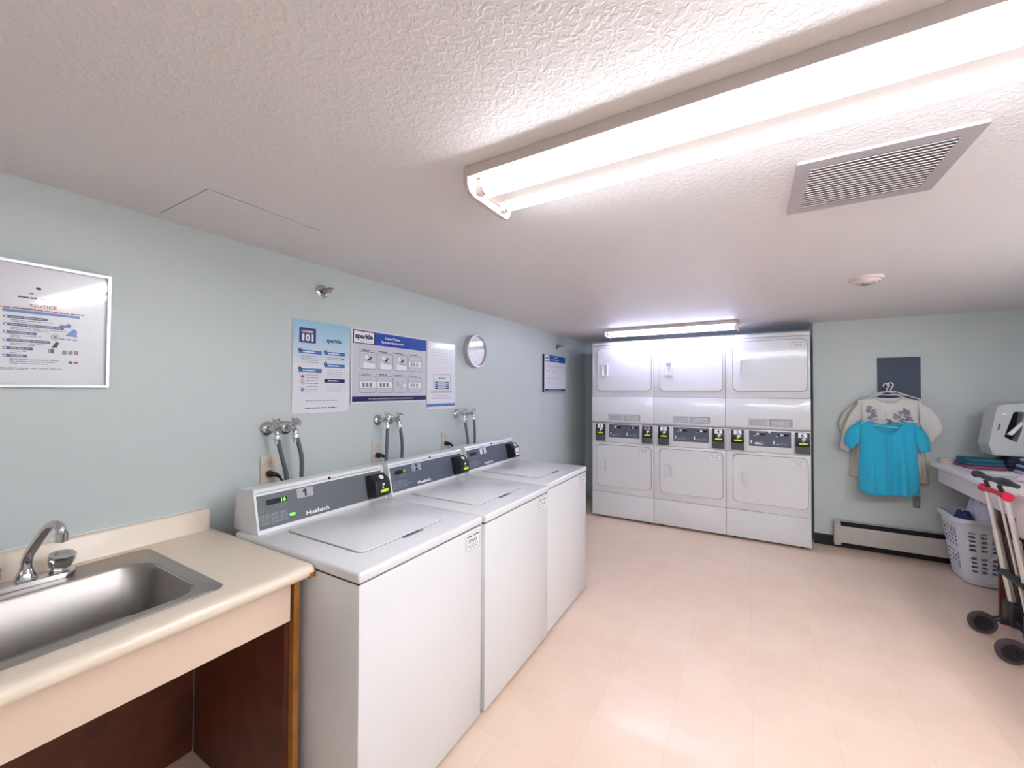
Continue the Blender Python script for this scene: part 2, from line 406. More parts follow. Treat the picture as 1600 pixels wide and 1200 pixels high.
# ------------------------------------------------------------------ fluorescent fixtures (run along x)
def fixture(x0, L, yc, zt, mt, label, turn=None):
    t = thing('fluorescent_fixture', label, 'ceiling light', (x0+L/2, yc, zt), 'twin tube fluorescent lights on the ceiling')
    hw = .124
    bm = NB()
    prism(bm, [(yc-hw, zt-.0005), (yc-hw, zt-.031), (yc-hw+.003, zt-.031), (yc-hw+.010, zt-.018), (yc-.036, zt-.016), (yc-.024, zt-.054), (yc+.024, zt-.054), (yc+.036, zt-.016), (yc+hw-.010, zt-.018), (yc+hw-.003, zt-.031), (yc+hw, zt-.031), (yc+hw, zt-.0005)], 'x', x0+.006, x0+L-.006)
    obj('housing', bm, M_lampw, t, smooth=0)
    for xa, xb in ((x0-.012, x0+.004), (x0+L-.004, x0+L+.012)):
        bm = NB()
        prism(bm, [(yc-hw-.002, zt-.0005), (yc-hw, zt-.052), (yc-hw+.012, zt-.070), (yc-hw+.034, zt-.077), (yc+hw-.034, zt-.077), (yc+hw-.012, zt-.070), (yc+hw, zt-.052), (yc+hw+.002, zt-.0005)], 'x', xa, xb, .003)
        e = obj('end_plate', bm, M_lampw, t)
        bm = NB()
        xs = (x0+.004, x0+.020) if xa < x0 else (x0+L-.020, x0+L-.004)
        for dy in (-.066, .066):
            prism(bm, rrect(yc+dy-.014, yc+dy+.014, zt-.066, zt-.018, .008, 3), 'x', xs[0], xs[1])
        prism(bm, rrect(yc-.060, yc+.060, zt-.052, zt-.026, .008, 3), 'x', xs[0], xs[0]+(xs[1]-xs[0])*.5)
        obj('lamp_holder', bm, M_lampw, e)
    for dy in (-.066, .066):
        bm = NB(); tube(bm, [(x0+.030, yc+dy, zt-.047), (x0+L-.030, yc+dy, zt-.047)], .0175, 20)
        tb = obj('tube', bm, mt, t)
        for a, b in ((x0+.019, x0+.0305), (x0+L-.0305, x0+L-.019)):
            bm = NB(); tube(bm, [(a, yc+dy, zt-.047), (b, yc+dy, zt-.047)], .0178, 20); obj('tube_cap', bm, M_lampw, tb)
    if turn: t.rotation_euler.z = math.radians(90); t.location = turn
    return t
fixture(1.235, 2.44, 1.072, H, M_tube, 'long twin tube strip light on the ceiling above the washers, nearest the camera')
fixture(.615, 1.24, 4.375, H, M_tubeb, 'short twin tube strip light on the ceiling in front of the dryers')
fixture(1.235, 2.44, -.80, H, M_tuber, 'added long twin tube strip light on the ceiling, out of view right of the camera', turn=(3.25, -.65, H))  # added out-of-view fixture, lights the room from the right
fixture(1.235, 1.24, -.40, H, M_tubes, 'added twin tube strip light on the ceiling, out of view near the right wall', turn=(3.66, 2.10, H))  # added out-of-view fixture, brightens the far end of the room

# ================================================================== WASHERS
def washer(i, y0, xf, dz, label):
    W = .660; x_b = .205
    t = thing('washing_machine', label, 'washing machine', ((x_b+xf)/2, y0+W/2, 0), 'white top loading washing machines')
    zt = .884+dz; y1 = y0+W
    bm = NB(); box(bm, x_b+.02, xf-.004, y0+.004, y1-.004, .018, zt-.040, .006, 2)
    bd = obj('cabinet', bm, M_enamel, t)
    for fx in (x_b+.08, xf-.08):
        for fy in (y0+.07, y1-.07): bm = NB(); lathe(bm, [(0, 0), (.022, 0), (.022, .008), (.010, .012), (.010, .03)], (fx, fy, 0), (0, 0, 1), 12); obj('levelling_foot', bm, M_blk, t)
    # seam under the top
    bm = NB(); box(bm, x_b+.024, xf-.010, y0+.008, y1-.008, zt-.042, zt-.036); obj('seam', bm, M_gap, t, smooth=0)
    bm = NB(); box(bm, x_b, xf, y0, y1, zt-.036, zt, .010, 3); tp = obj('top', bm, M_enamel, t)
    # lid: tapered lid outline, back narrower corner fillets
    ly0, ly1, lx0, lx1 = y0+.105, y1-.130, .372, xf-.118
    bm = NB(); prism(bm, rrect(lx0-.003, lx1+.003, ly0-.003, ly1+.003, .033, 6), 'z', zt-.002, zt+.0006); obj('lid_groove', bm, M_gaps, t, smooth=0)
    bm = NB(); prism(bm, rrect(lx0, lx1, ly0, ly1, .03, 8), 'z', zt-.001, zt+.0055, .0022); ld = obj('lid', bm, M_enamel, t)
    bm = NB(); prism(bm, rrect(lx1-.004, lx1+.020, y0+.285, y0+.395, .009, 5), 'z', zt-.001, zt+.0012); obj('lid_grip_recess', bm, M_gprint, ld, smooth=0)
    bm = NB(); prism(bm, rrect(lx1+.004, lx1+.011, y0+.29, y0+.375, .003, 3), 'z', zt-.001, zt+.0020); obj('lid_grip_slot', bm, M_gap, ld, smooth=0)
    # console
    c0, c1 = y0+.018, y1-.006
    pf = [(.160, zt-.001), (.172, zt+.150), (.180, zt+.158), (.262, zt+.158), (.278, zt+.168), (.292, zt+.166), (.297, zt+.155), (.292, zt+.148), (.324, zt+.004), (.326, zt-.001)]
    bm = NB(); prism(bm, pf, 'y', c0+.006, c1-.006); cs = obj('console', bm, M_enamel, t, smooth=25)
    pe = [(.158, zt-.001), (.170, zt+.152), (.180, zt+.160), (.262, zt+.160), (.278, zt+.170), (.293, zt+.168), (.300, zt+.156), (.297, zt+.146), (.334, zt+.003), (.334, zt-.001)]
    for a, b in ((c0, c0+.008), (c1-.008, c1)):
        bm = NB(); prism(bm, pe, 'y', a, b, .0022); obj('console_end', bm, M_enamel, t, smooth=30)
    # screws on the left end cap
    for (sx, sz) in ((.286, zt+.150), (.305, zt+.050)): bm = NB(); lathe(bm, [(0, -.002), (.004, -.002), (.005, 0)], (sx, c0, sz), (0, 1, 0), 10); obj('screw', bm, M_alum, cs)
    # sloping control panel
    A = Vector((.3215, c0+.012, zt+.014)); B = Vector((.2945, c0+.012, zt+.1405)); v = (B-A).normalized(); n = Vector((v.z, 0, -v.x))
    L = c1-c0-.024; Hh = (B-A).length
    s = Sheet(A+n*.0012, (0, 1, 0), v)
    pm = M_panel if i == 1 else M_bpanel
    s.slab(0, 0, L, Hh, .002, pm)
    s.rr(.034, Hh-.042, .116, Hh-.021, .003, M_disp, 1)
    if i == 1: s.text('16', .112, Hh-.0385, w=.019, h=.015, m=M_green, l=2, bold=.02, align='R')
    elif i == 2: s.text('17', .112, Hh-.0385, w=.016, h=.015, m=M_green, l=2, align='R')
    # number plate
    pa = .158
    s.rr(pa, Hh-.046, pa+.078, Hh-.002, .004, M_dprint, 2)
    s.rr(pa+.0015, Hh-.0445, pa+.0765, Hh-.0035, .003, M_paper if i == 3 else M_plate, 3)
    if i == 1: s.poly([(pa+.036, Hh-.039), (pa+.045, Hh-.039), (pa+.045, Hh-.009), (pa+.038, Hh-.009), (pa+.028, Hh-.016), (pa+.028, Hh-.022), (pa+.036, Hh-.019)], M_dprint, 4)
    else: s.text(str(i), pa+.040, Hh-.039, h=.029, w=.022, m=M_dprint, l=4, bold=.06, align='C')
    # brand lettering and the small legends
    s.text('Huebsch', .192, .011, w=.108, h=.0155, m=M_wprint, l=2, bold=.035)
    for k in range(3):
        s.line(.068+k*.018, Hh-.058, .078+k*.018, Hh-.047, .001, M_lprint, .0008, 1)
    s.line(.010, Hh-.064, .020, Hh-.050, .001, M_lprint, .0008, 1)
    for r in range(3):
        for k in range(3):
            a = .010+k*.036
            s.line(a, .014+r*.0145, a+.031, .0255+r*.0145, .002, M_lprint, .0008, 1)
            s.rect(a+.006, .018+r*.0145, a+.012, .0215+r*.0145, M_lprint, 1); s.rect(a+.017, .018+r*.0145, a+.026, .0205+r*.0145, M_lprint, 1)
        s.rect(.003, .018+r*.0145, .008, .020+r*.0145, M_lprint, 1)
    s.disc(.133, .030, .013, M_green if i == 1 else M_gprint, 1, ry=.0055)
    s.disc(.133, .030, .0085, M_panel if i == 1 else M_bpanel, 2, ry=.0015)
    s.make('control_panel', t)
    # lock hole in the ridge
    bm = NB(); lathe(bm, [(.0045, .001), (.0045, .0035), (.007, .0035), (.007, 0)], (.2955, y0+.345, zt+.155), (1, 0, .2), 16); lathe(bm, [(0, .003), (.0068, .003)], (.2955, y0+.345, zt+.155), (1, 0, .2), 16)
    obj('key_lock', bm, M_blk, t)
    # payment reader: black wedge
    r0, r1 = c1-.112, c1-.018
    base = .305
    bm = NB()
    pr = [(.290, zt+.126), (.330, zt+.136), (.372, zt+.104), (.382, zt+.040), (.366, zt+.026), (.312, zt+.020)]
    prism(bm, pr, 'y', r0, r1, .004); rd = obj('card_reader', bm, M_blk, t, smooth=30)
    a = Vector((.3725, 0, zt+.103)); b = Vector((.3825, 0, zt+.041)); vv = (a-b).normalized()
    s = Sheet(Vector((.3835, r0+.006, zt+.041)), (0, 1, 0), vv)
    wd = r1-r0-.012
    if i < 3: s.rr(.022, .010, wd-.010, .024, .002, M_lime, 1)
    else:
        s.rr(.014, .006, wd-.006, .060, .004, M_wprint, 1); s.rr(.018, .022, wd-.010, .027, .001, M_blk, 2)
    s.disc(wd*.54, .048, .0085, M_wprint, 1, ry=.006); s.ring(wd*.46, .037, .006, .0018, M_lprint, 1); s.disc(wd*.50, .032, .0035, M_wprint, 1)
    s.make('reader_label', rd)
    bm = NB(); lathe(bm, [(0, .002), (.010, .002), (.013, 0), (.013, -.004)], (.352, r0+.056, zt+.121), (.7, 0, .75), 16); obj('reader_button', bm, M_wprint, rd)
    # id sticker on the front
    s = Sheet((xf-.0028, y1-.118, zt-.122), (0, 1, 0), (0, 0, 1)); s.rr(0, 0, .098, .070, .005, M_wprint, 1); s.line(0, 0, .098, .070, .005, M_gprint, .0014, 2)
    s.rect(.008, .056, .042, .061, M_dprint, 2); s.rect(.052, .056, .090, .061, M_dprint, 2)
    s.text('079-AX', .049, .030, w=.062, h=.016, m=M_dprint, l=2, align='C', bold=.01); s.words(.012, .086, .019, .003, M_gprint, 2); s.words(.014, .080, .010, .003, M_gprint, 2)
    s.make('id_sticker', t)
    return t
WY = [(.8337, .925, 0), (1.5054, .932, -.001), (2.1771, .922, .006)]
for i, (y, xf, dz) in enumerate(WY):
    washer(i+1, y, xf, dz, ['white top loading washer numbered 1, beside the sink counter', 'white top loading washer numbered 2, in the middle of the row', 'white top loading washer numbered 3, farthest from the sink counter'][i])

# ================================================================== DRYERS
def dryer(i, x0, label):
    W = .683; D = 4.527; x1 = x0+W; g = .0015
    t = thing('stacked_dryer', label, 'dryer', ((x0+x1)/2, D+.35, 0), 'white stacked tumble dryers')
    bm = NB(); box(bm, x0+g, x1-g, D+.014, D+.72, .022, 1.985, .003); obj('cabinet', bm, M_enamel, t)
    for fx in (x0+.07, x1-.07):
        for fy in (D+.08, D+.64): bm = NB(); lathe(bm, [(0, 0), (.024, 0), (.024, .01), (.01, .014), (.01, .03)], (fx, fy, 0), (0, 0, 1), 12); obj('levelling_foot', bm, M_blk, t)
    bm = NB(); box(bm, x0+g, x1-g, D+.010, D+.016, .024, 1.98); obj('seam_backing', bm, M_gaps, t, smooth=0)
    def plate(name, z0, z1, yf=D, th=.014, b=.003):
        bm = NB(); box(bm, x0+g, x1-g, yf, D+.0135, z0, z1, b); return obj(name, bm, M_enamel, t)
    plate('top_trim', 1.950, 1.985); plate('upper_front_panel', 1.374, 1.947)
    bm = NB(); prism(bm, [(D-.012, 1.371), (D-.012, 1.098), (D+.0, 1.080), (D+.0135, 1.073), (D+.0135, 1.371)], 'x', x0+g, x1-g, .003); obj('middle_panel', bm, M_enamel, t)
    plate('control_band', .856, 1.070, D+.002); plate('lower_front_panel', .291, .853); plate('kick_panel', .026, .288)
    for k, (z0, z1, hz) in enumerate(((1.440, 1.915, 1.672), (.368, .826, .598))):
        bm = NB(); prism(bm, [(a, b) for a, b in rrect(x0+.062, x1-.006-.016, z0-.004, z1+.004, .045, 8)], 'y', D-.0012, D+.001); obj('door_groove_shade', bm, M_gaps, t, smooth=0)  # grey plate painting the shaded groove line round the door
        bm = NB(); prism(bm, rrect(x0+.066, x1-.026, z0, z1, .041, 8), 'y', D-.013, D, .004); dr = obj('door', bm, M_enamel, t, smooth=30)
        ha, hb = x0+.118, x0+.190
        bm = NB()
        O = rrect(ha, hb, hz-.071, hz+.071, .006, 3); I = rrect(ha+.014, hb-.012, hz-.058, hz+.058, .005, 3); n = len(O)
        A = [bm.verts.new((p[0], D-.013, p[1])) for p in O]; B = [bm.verts.new((p[0], D-.030, p[1])) for p in O]; C = [bm.verts.new((p[0], D-.030, p[1])) for p in I]; E_ = [bm.verts.new((p[0]+.010, D-.0135, p[1])) for p in I]
        for q in range(n):
            j = (q+1) % n
            for X, Y in ((A, B), (B, C), (C, E_)): bm.faces.new((X[q], X[j], Y[j], Y[q]))
        bm.faces.new(E_); obj('door_handle', bm, M_enamel, dr, smooth=30)
        s = Sheet((x1-.144, D-.0132, z1-.075), (1, 0, 0), (0, 0, 1)); s.rr(0, 0, .098, .052, .004, M_wprint, 1); s.line(0, 0, .098, .052, .004, M_gprint, .0012, 2)
        s.rect(.006, .042, .040, .0455, M_gprint, 2); s.rect(.052, .042, .092, .0455, M_gprint, 2); s.text('WD-022', .049, .020, w=.062, h=.013, m=M_gprint, l=2, align='C', bold=.01); s.words(.014, .084, .010, .003, M_lprint, 2)
        s.make('door_sticker', dr)
    # paper notices on the middle panel
    s = Sheet((x0+.193, D-.0122, 1.106), (1, 0, 0), (0, 0, 1)); s.rect(0, 0, .352, .070, M_pgrey, 1); s.line(0, 0, .352, .070, .002, M_gprint, .0012, 2)
    s.rect(.172, .001, .350, .069, M_lprint, 2)
    for r in range(5):
        s.words(.012, .150, .054-r*.011, .004, M_gprint, 2, i); s.words(.190, .335, .054-r*.011, .004, M_wprint, 3, i+5)
    s.make('instruction_label', t)
    # control display
    s = Sheet((x0+.198, D+.0015, .914), (1, 0, 0), (0, 0, 1)); s.slab(0, 0, .336, .146, .001, M_bpanel)
    wob = (i*37) % 10/100
    for k, a in enumerate((.050, .232)):
        s.rr(a, .106, a+.084, .126, .004, M_disp, 1); s.disc(a+.022+.01*k, .116, .015, M_wprint, 2, ry=.009); s.disc(a-.004, .102, .006, M_wprint, 2, ry=.004)
        s.rect(a-.004, .132, a+.080, .137, M_lprint, 1)
        s.rr(a-.036+.0*k, .024, a-.024, .058, .005, M_wprint, 1); s.disc(a-.030, .052, .009, M_wprint, 2, ry=.006); s.disc(a+.002, .028, .007, M_wprint, 1, ry=.005)
        for r in range(3): s.words(a+.016, a+.078, .022+r*.010, .003, M_lprint, 1, i)
    if i == 3: s.disc(.166, .136, .010, M_wprint, 2); s.poly([(.046, .018), (.060, .040), (.090, .030), (.120, .016), (.100, .018)], M_wprint, 2)
    s.make('control_display', t)
    for k, (a, num) in enumerate(((.050, 2*i-1), (.566, 2*i))):
        bm = NB(); prism(bm, [(D+.003, 1.062), (D-.012, 1.062), (D-.022, 1.010), (D-.030, .950), (D-.022, .946), (D-.020, .936), (D-.028, .930), (D-.022, .872), (D+.003, .868)], 'x', x0+a, x0+a+.106, .002)
        rd = obj('card_reader', bm, M_blk, t, smooth=30)
        bm = NB(); prism(bm, [(D-.0205, .936), (D-.0312, .932), (D-.0245, .871), (D-.001, .8665), (D-.001, .936)], 'x', x0+a-.0015, x0+a+.1075, .002); obj('reader_base', bm, M_dgrey, rd, smooth=30)
        vv = (Vector((0, D-.022, 1.010))-Vector((0, D-.030, .950))).normalized()
        s = Sheet((x0+a, D-.0312, .950), (1, 0, 0), vv); s.rr(.024, .006, .088, .019, .003, M_lime, 1); s.disc(.062, .052, .016, M_wprint, 1, ry=.010); s.ring(.050, .040, .008, .0025, M_lprint, 1); s.disc(.056, .032, .005, M_wprint, 1)
        vv2 = (Vector((0, D-.012, 1.062))-Vector((0, D-.022, 1.010))).normalized()
        s.make('reader_label', rd)
        s = Sheet((x0+a, D-.0232, 1.010), (1, 0, 0), vv2); s.rr(.020, .006, .086, .050, .004, M_gprint if num == 2 else M_wprint, 1)
        s.text(str(num), .052, .010, h=.034, m=M_dprint, l=2, bold=.015, align='C'); s.make('number_label', rd)
    return t
DX = 2.427-3*.683
for i in range(3):
    dryer(i+1, DX+i*.683, ['white stacked dryer with readers 1 and 2, nearest the left wall', 'white stacked dryer with readers 3 and 4, in the middle of the three', 'white stacked dryer with readers 5 and 6, rightmost beside the hanging shirts'][i])

# ================================================================== SINK COUNTER
cz = .866; cy1 = .8315; cyb = -1.88
bx0, bx1, by0, by1 = .200, .590, .012, .566     # basin opening
t = thing('sink_counter', 'cream laminate counter with backsplash holding the steel sink', 'counter', (.35, -.3, 0))
bm = NB(); q = .0
for a in ((.001, .66, cyb, by0), (.001, .66, by1, cy1), (.001, bx0, by0, by1), (bx1, .66, by0, by1)): box(bm, *a, cz-.038, cz)
bmesh.ops.remove_doubles(bm, verts=bm.verts, dist=.0001)
prism(bm, [(.655, cz), (.690, cz+.0015), (.704, cz-.003), (.711, cz-.014), (.711, cz-.026), (.705, cz-.036), (.694, cz-.041), (.655, cz-.040)], 'y', cyb, cy1)
obj('countertop', bm, M_lam, t, smooth=50)
bm = NB(); prism(bm, [(.001, cz-.002), (.001, cz+.080), (.006, cz+.085), (.018, cz+.085), (.024, cz+.078), (.024, cz+.006), (.030, cz-.002)], 'y', cyb, cy1-.008); obj('backsplash', bm, M_lam, t, smooth=50)
# caulk bead
bm = NB(); tube(bm, [(.002, cyb, cz+.086), (.002, cy1-.01, cz+.086)], .0035, 6); obj('caulk_bead', bm, M_enamel, t)
bm = NB(); box(bm, .655, .672, cyb, .775, .700, cz-.040, .001); obj('apron', bm, M_lamf, t, smooth=0)
bm = NB(); box(bm, .02, .664, .792, .812, .0, cz-.040, .001); obj('side_panel', bm, M_wood, t, smooth=0)
bm = NB(); box(bm, .03, .64, .776, .791, .0, cz-.042); obj('side_panel_lining', bm, M_dwood, t, smooth=0)
bm = NB(); box(bm, .005, .020, cyb, .775, .0, cz-.045); obj('back_panel', bm, M_dwood, t, smooth=0)
# chipped laminate corner
bm = NB(); prism(bm, [(.700, cz-.022), (.7125, cz-.022), (.7125, cz-.036), (.698, cz-.0415)], 'y', cy1-.016, cy1+.0008); obj('chipped_corner', bm, M_wood, t, smooth=0)

# sink
t = thing('kitchen_sink', 'stainless steel drop-in sink with one wide basin set in the cream counter', 'sink', (.39, .3, cz))
bm = NB()
ox0, ox1, oy0, oy1 = .070, .628, -.030, .612
n = 10
O0 = rrect(ox0, ox1, oy0, oy1, .035, n); O = rrect(ox0+.004, ox1-.004, oy0+.004, oy1-.004, .033, n); I0 = rrect(bx0-.004, bx1+.004, by0-.004, by1+.004, .078, n)
I1 = rrect(bx0+.004, bx1-.004, by0+.004, by1-.004, .072, n); I2 = rrect(bx0+.018, bx1-.018, by0+.018, by1-.018, .066, n); I3 = rrect(bx0+.050, bx1-.050, by0+.050, by1-.050, .05, n)
loops = []
for L_, z in ((O0, cz+.0008), (O, cz+.0042), (I0, cz+.0030), (I1, cz-.006), (I2, cz-.150), (I3, cz-.172)): loops.append([bm.verts.new((p[0], p[1], z)) for p in L_])
m_ = len(loops[0])
for a, b in zip(loops, loops[1:]):
    for k in range(m_): bm.faces.new((a[k], a[(k+1) % m_], b[(k+1) % m_], b[k]))
c = bm.verts.new((.39, .29, cz-.176))
for k in range(m_): bm.faces.new((loops[-1][k], loops[-1][(k+1) % m_], c))
o = obj('basin', bm, M_steel, t, smooth=40)
bm = NB(); lathe(bm, [(.045, .0), (.045, .004), (.038, .004), (.034, -.001), (0, -.001)], (.39, .29, cz-.1755), (0, 0, 1), 28); obj('drain', bm, M_chrome, t)

# tap
ty = .312; tx = .122
t = thing('sink_faucet', 'chrome two-handle faucet with a high bent spout behind the sink basin', 'faucet', (tx, ty, cz))
bz = cz+.0042
bm = NB()
prism(bm, rrect(tx-.030, tx+.030, ty-.104, ty+.104, .029, 8), 'z', bz, bz+.014, .004); obj('deck_plate', bm, M_chrome, t, smooth=30)
for sy in (-1, 1):
    c = (tx-.004, ty+sy*.070, bz+.013)
    bm = NB()
    lathe(bm, [(.023, 0), (.022, .008), (.018, .012), (.022, .016), (.0265, .020), (.030, .034), (.0315, .050), (.030, .055), (.020, .057), (.012, .050), (0, .048)], c, (.22, .08*sy, 1), 9)
    obj('handle', bm, M_chrome, t, smooth=25)
bm = NB(); lathe(bm, [(.024, 0), (.023, .012), (.016, .028), (.0135, .034)], (tx-.004, ty+.004, bz+.012), (0, 0, 1), 24); obj('spout_base', bm, M_chrome, t)
P = smooth_path([(tx-.004, ty+.004, bz+.040), (tx-.004, ty+.006, bz+.075), (tx+.020, ty+.014, bz+.110), (tx+.062, ty+.026, bz+.158), (tx+.086, ty+.034, bz+.178), (tx+.108, ty+.040, bz+.182), (tx+.124, ty+.045, bz+.172), (tx+.128, ty+.046, bz+.152)], 6)
bm = NB(); tube(bm, P, [.0125-.002*i/len(P) for i in range(len(P))], 16); obj('spout', bm, M_chrome, t)
bm = NB(); lathe(bm, [(.011, .012), (.0135, .010), (.0135, -.014), (.010, -.016), (0, -.012)], (tx+.128, ty+.046, bz+.150), (0, 0, 1), 20); obj('aerator', bm, M_chrome, t)

# ================================================================== WALL THINGS ON THE LEFT WALL
def uw(y, z, x=.003): return (x, y, z)
UY, UZ = (0, 1, 0), (0, 0, 1)
# framed notice: the plane faces +x, so print runs along +y
fy0, fy1, fz0, fz1 = -.02, .513, 1.446, 1.832
t = thing('framed_notice', 'silver framed notice under glass on the wall above the sink', 'framed notice', (0, .25, 1.446))
def wall_frame(bm, y0, y1, z0, z1, wd, dp):
    O = [(y0, z0), (y1, z0), (y1, z1), (y0, z1)]; I = [(y0+wd, z0+wd), (y1-wd, z0+wd), (y1-wd, z1-wd), (y0+wd, z1-wd)]
    A = [bm.verts.new((.0005, *p)) for p in O]; B = [bm.verts.new((dp, p[0], p[1])) for p in O]; C = [bm.verts.new((dp, *p)) for p in I]; D_ = [bm.verts.new((.0005, *p)) for p in I]
    for k in range(4):
        j = (k+1) % 4
        for X, Y in ((A, B), (B, C), (C, D_)): bm.faces.new((X[k], X[j], Y[j], Y[k]))
bm = NB(); wall_frame(bm, fy0, fy1, fz0, fz1, .008, .018); obj('frame', bm, M_frame, t, smooth=0)
s = Sheet((.004, fy0+.006, fz0+.006), UY, UZ)
S = lambda y, z: (y-(fy0+.006), z-(fz0+.006))
s.slab(0, 0, fy1-fy0-.012, fz1-fz0-.012, .003, M_paper)
bm_sheet = s
# printed marks, placed by their height and distance along the wall
def AS(x, parent_mat=None):
    return Sheet((x, 0, 0), UY, UZ)
q = AS(.0045)
q.bm.free(); q.bm = s.bm; q.mats = s.mats
q.text('NOTICE', .360, 1.696, w=.056, h=.010, m=M_red, l=2, bold=.02, align='C')
q.words(.306, .345, 1.722, .004, M_dprint, 1, 1); q.words(.352, .395, 1.722, .004, M_dprint, 1, 2)
q.disc(.348, 1.756, .006, M_dprint, 1, ry=.004); q.words(.328, .342, 1.736, .005, M_gprint, 1, 2)
q.words(.300, .352, 1.694-.006, .003, M_gprint, 1, 3); q.words(.262, .452, 1.686, .0035, M_red, 1, 4)
q.rect(.277, 1.675, .441, 1.6835, M_mblue, 1)
for k, (z, y1_) in enumerate(((1.656, .370), (1.633, .405), (1.609, .347), (1.585, .376), (1.561, .340), (1.538, .328))):
    q.rr(.279, z, y1_, z+.0085, .004, M_purple, 1); q.disc(.284, z+.0042, .003, M_paper, 2); q.words(.294, y1_-.006, z+.0025, .0035, M_lprint, 2, k)
    q.words(.293, y1_+(.01 if k < 3 else -.01), z-.006, .0022, M_gprint, 1, k+9); q.words(.293, y1_-.03, z-.011, .0022, M_gprint, 1, k+19)
q.disc(.405, 1.645, .012, M_mblue, 1, ry=.004); q.disc(.415, 1.648, .006, M_mblue, 2, ry=.007); q.poly([(.408, 1.615), (.420, 1.632), (.432, 1.632), (.436, 1.612)], M_mblue, 1); q.disc(.428, 1.628, .007, M_mblue, 2, ry=.010)
q.ring(.386, 1.607, .010, .002, M_gprint, 1); q.disc(.386, 1.607, .005, M_gprint, 1)
for y in (.402, .416, .430): q.disc(y, 1.603, .006, M_gprint, 1, ry=.0025)
q.poly([(.378, 1.572), (.388, 1.594), (.395, 1.590), (.390, 1.574)], M_dprint, 1)
for y in (.402, .416, .429): q.rr(y, 1.553, y+.010, 1.567, .003, M_gprint, 1)
q.rr(.376, 1.555, .384, 1.570, .002, M_purple, 1); q.rr(.371, 1.555, .374, 1.569, .001, M_gprint, 1)
q.rr(.417, 1.524, .426, 1.532, .002, M_purple, 1); q.disc(.434, 1.528, .005, M_red, 1, ry=.004)
for k in range(3): q.words(.293, .400-.012*k, 1.530-.006*k, .0022, M_gprint, 1, k+40)
q.words(.225, .405, 1.503, .0025, M_gprint, 1, 61); q.words(.225, .33, 1.499, .0022, M_gprint, 1, 62)
for k in range(6): q.words(.03, .20, 1.70-.03*k, .004, M_gprint, 1, k+70)
q.make('notice_sheet', t)
bm = NB(); bm.faces.new([bm.verts.new(p_) for p_ in ((.0125, fy0+.007, fz0+.007), (.0125, fy1-.007, fz0+.007), (.0125, fy1-.007, fz1-.007), (.0125, fy0+.007, fz1-.007))]).tag = True; obj('glass_pane', bm, M_glass, t, smooth=0)
t.rotation_euler.y = math.radians(1.3)   # hangs a little forward from its wire

def backing(q, y0, y1, z0, z1, m=M_paper):
    O_ = q.O.copy(); q.slab(y0, z0, y1, z1, .0012, m)
# poster 1: blue to white laundry tips poster
t = thing('laundry_tips_poster', 'tall poster with a sky blue top headed LAUNDRY 101, left of the wide poster', 'poster', (0, 1.34, 1.32), 'posters taped to the wall above the washers')
q = AS(.0035); backing(q, 1.178, 1.505, 1.320, 1.796)
def mixc(a, b, f): return tuple(a[i]*(1-f)+b[i]*f for i in range(3))+(1,)
NS = 14
for k in range(NS):
    f = (k/(NS-1))**1.2
    m = mat('sky_tint_%d' % k, mixc(srgb(158, 205, 230), srgb(234, 234, 240), f), .3, coat=.5)
    q.rect(1.178, 1.796-(k+1)*.0185, 1.505, 1.796-k*.0185, m, 1)
q.rr(1.212, 1.679, 1.303, 1.755, .003, M_purple, 2); q.line(1.216, 1.683, 1.299, 1.751, .002, M_navy, .0025, 3)
q.text('LAUNDRY', 1.257, 1.731, w=.064, h=.011, m=M_wprint, l=4, bold=.03, align='C')
q.text('1', 1.233, 1.689, w=.012, h=.034, m=M_wprint, l=4, bold=.03, align='C'); q.text('0', 1.2575, 1.689, w=.024, h=.034, m=M_wprint, l=4, bold=.03, align='C'); q.text('1', 1.282, 1.689, w=.012, h=.034, m=M_wprint, l=4, bold=.03, align='C')
q.text('sparkle', 1.361, 1.694, w=.094, h=.020, m=M_teal, l=4, bold=.045)
def block(a, b, z1, z0, zb, m, n, body, icons=False, s0=0):
    q.line(a, z0, b, z1, .004, M_pgrey, .0015, 2); q.rect(a, zb, b, z1, m, 3)
    if n: q.disc(a+.006, z1-.002, .0095, M_navy, 4); q.text(n, a+.006, z1-.006, h=.009, m=M_wprint, l=5, align='C', bold=.02)
    q.words(a+.022, b-.035, (zb+z1)/2-.003, .006, M_wprint, 4, s0)
    z = zb-.014; k = 0
    while z > z0+.008 and k < body: q.words(a+(.042 if icons else .012), b-.018, z, .0028, M_gprint, 3, s0+k); z -= .0105 if not icons else .0145; k += 1
block(1.211, 1.337, 1.642, 1.564, 1.624, M_mblue, '1', 6, s0=1); block(1.211, 1.338, 1.549, 1.416, 1.528, M_mblue, '3', 7, True, 9)
block(1.352, 1.478, 1.643, 1.590, 1.625, M_mblue, '2', 3, s0=20); block(1.352, 1.478, 1.579, 1.503, 1.559, M_mblue, '4', 5, s0=30); block(1.353, 1.479, 1.497, 1.416, 1.478, M_navy, None, 5, s0=40)
for z, m in ((1.508, M_red), (1.479, M_gprint), (1.442, M_mblue)): q.ring(1.232, z, .012, .002, m, 3); q.disc(1.232, z, .006, M_purple if m != M_gprint else M_lprint, 3)
q.rect(1.455, 1.603, 1.470, 1.611, M_mblue, 3)
q.line(1.209, 1.368, 1.480, 1.400, .004, M_pgrey, .0015, 2); q.words(1.25, 1.44, 1.382, .0035, M_gprint, 2, 50); q.words(1.248, 1.37, 1.343, .0045, M_dprint, 2, 51); q.words(1.38, 1.430, 1.343, .0045, M_dprint, 2, 52)
q.make('poster_sheet', t)

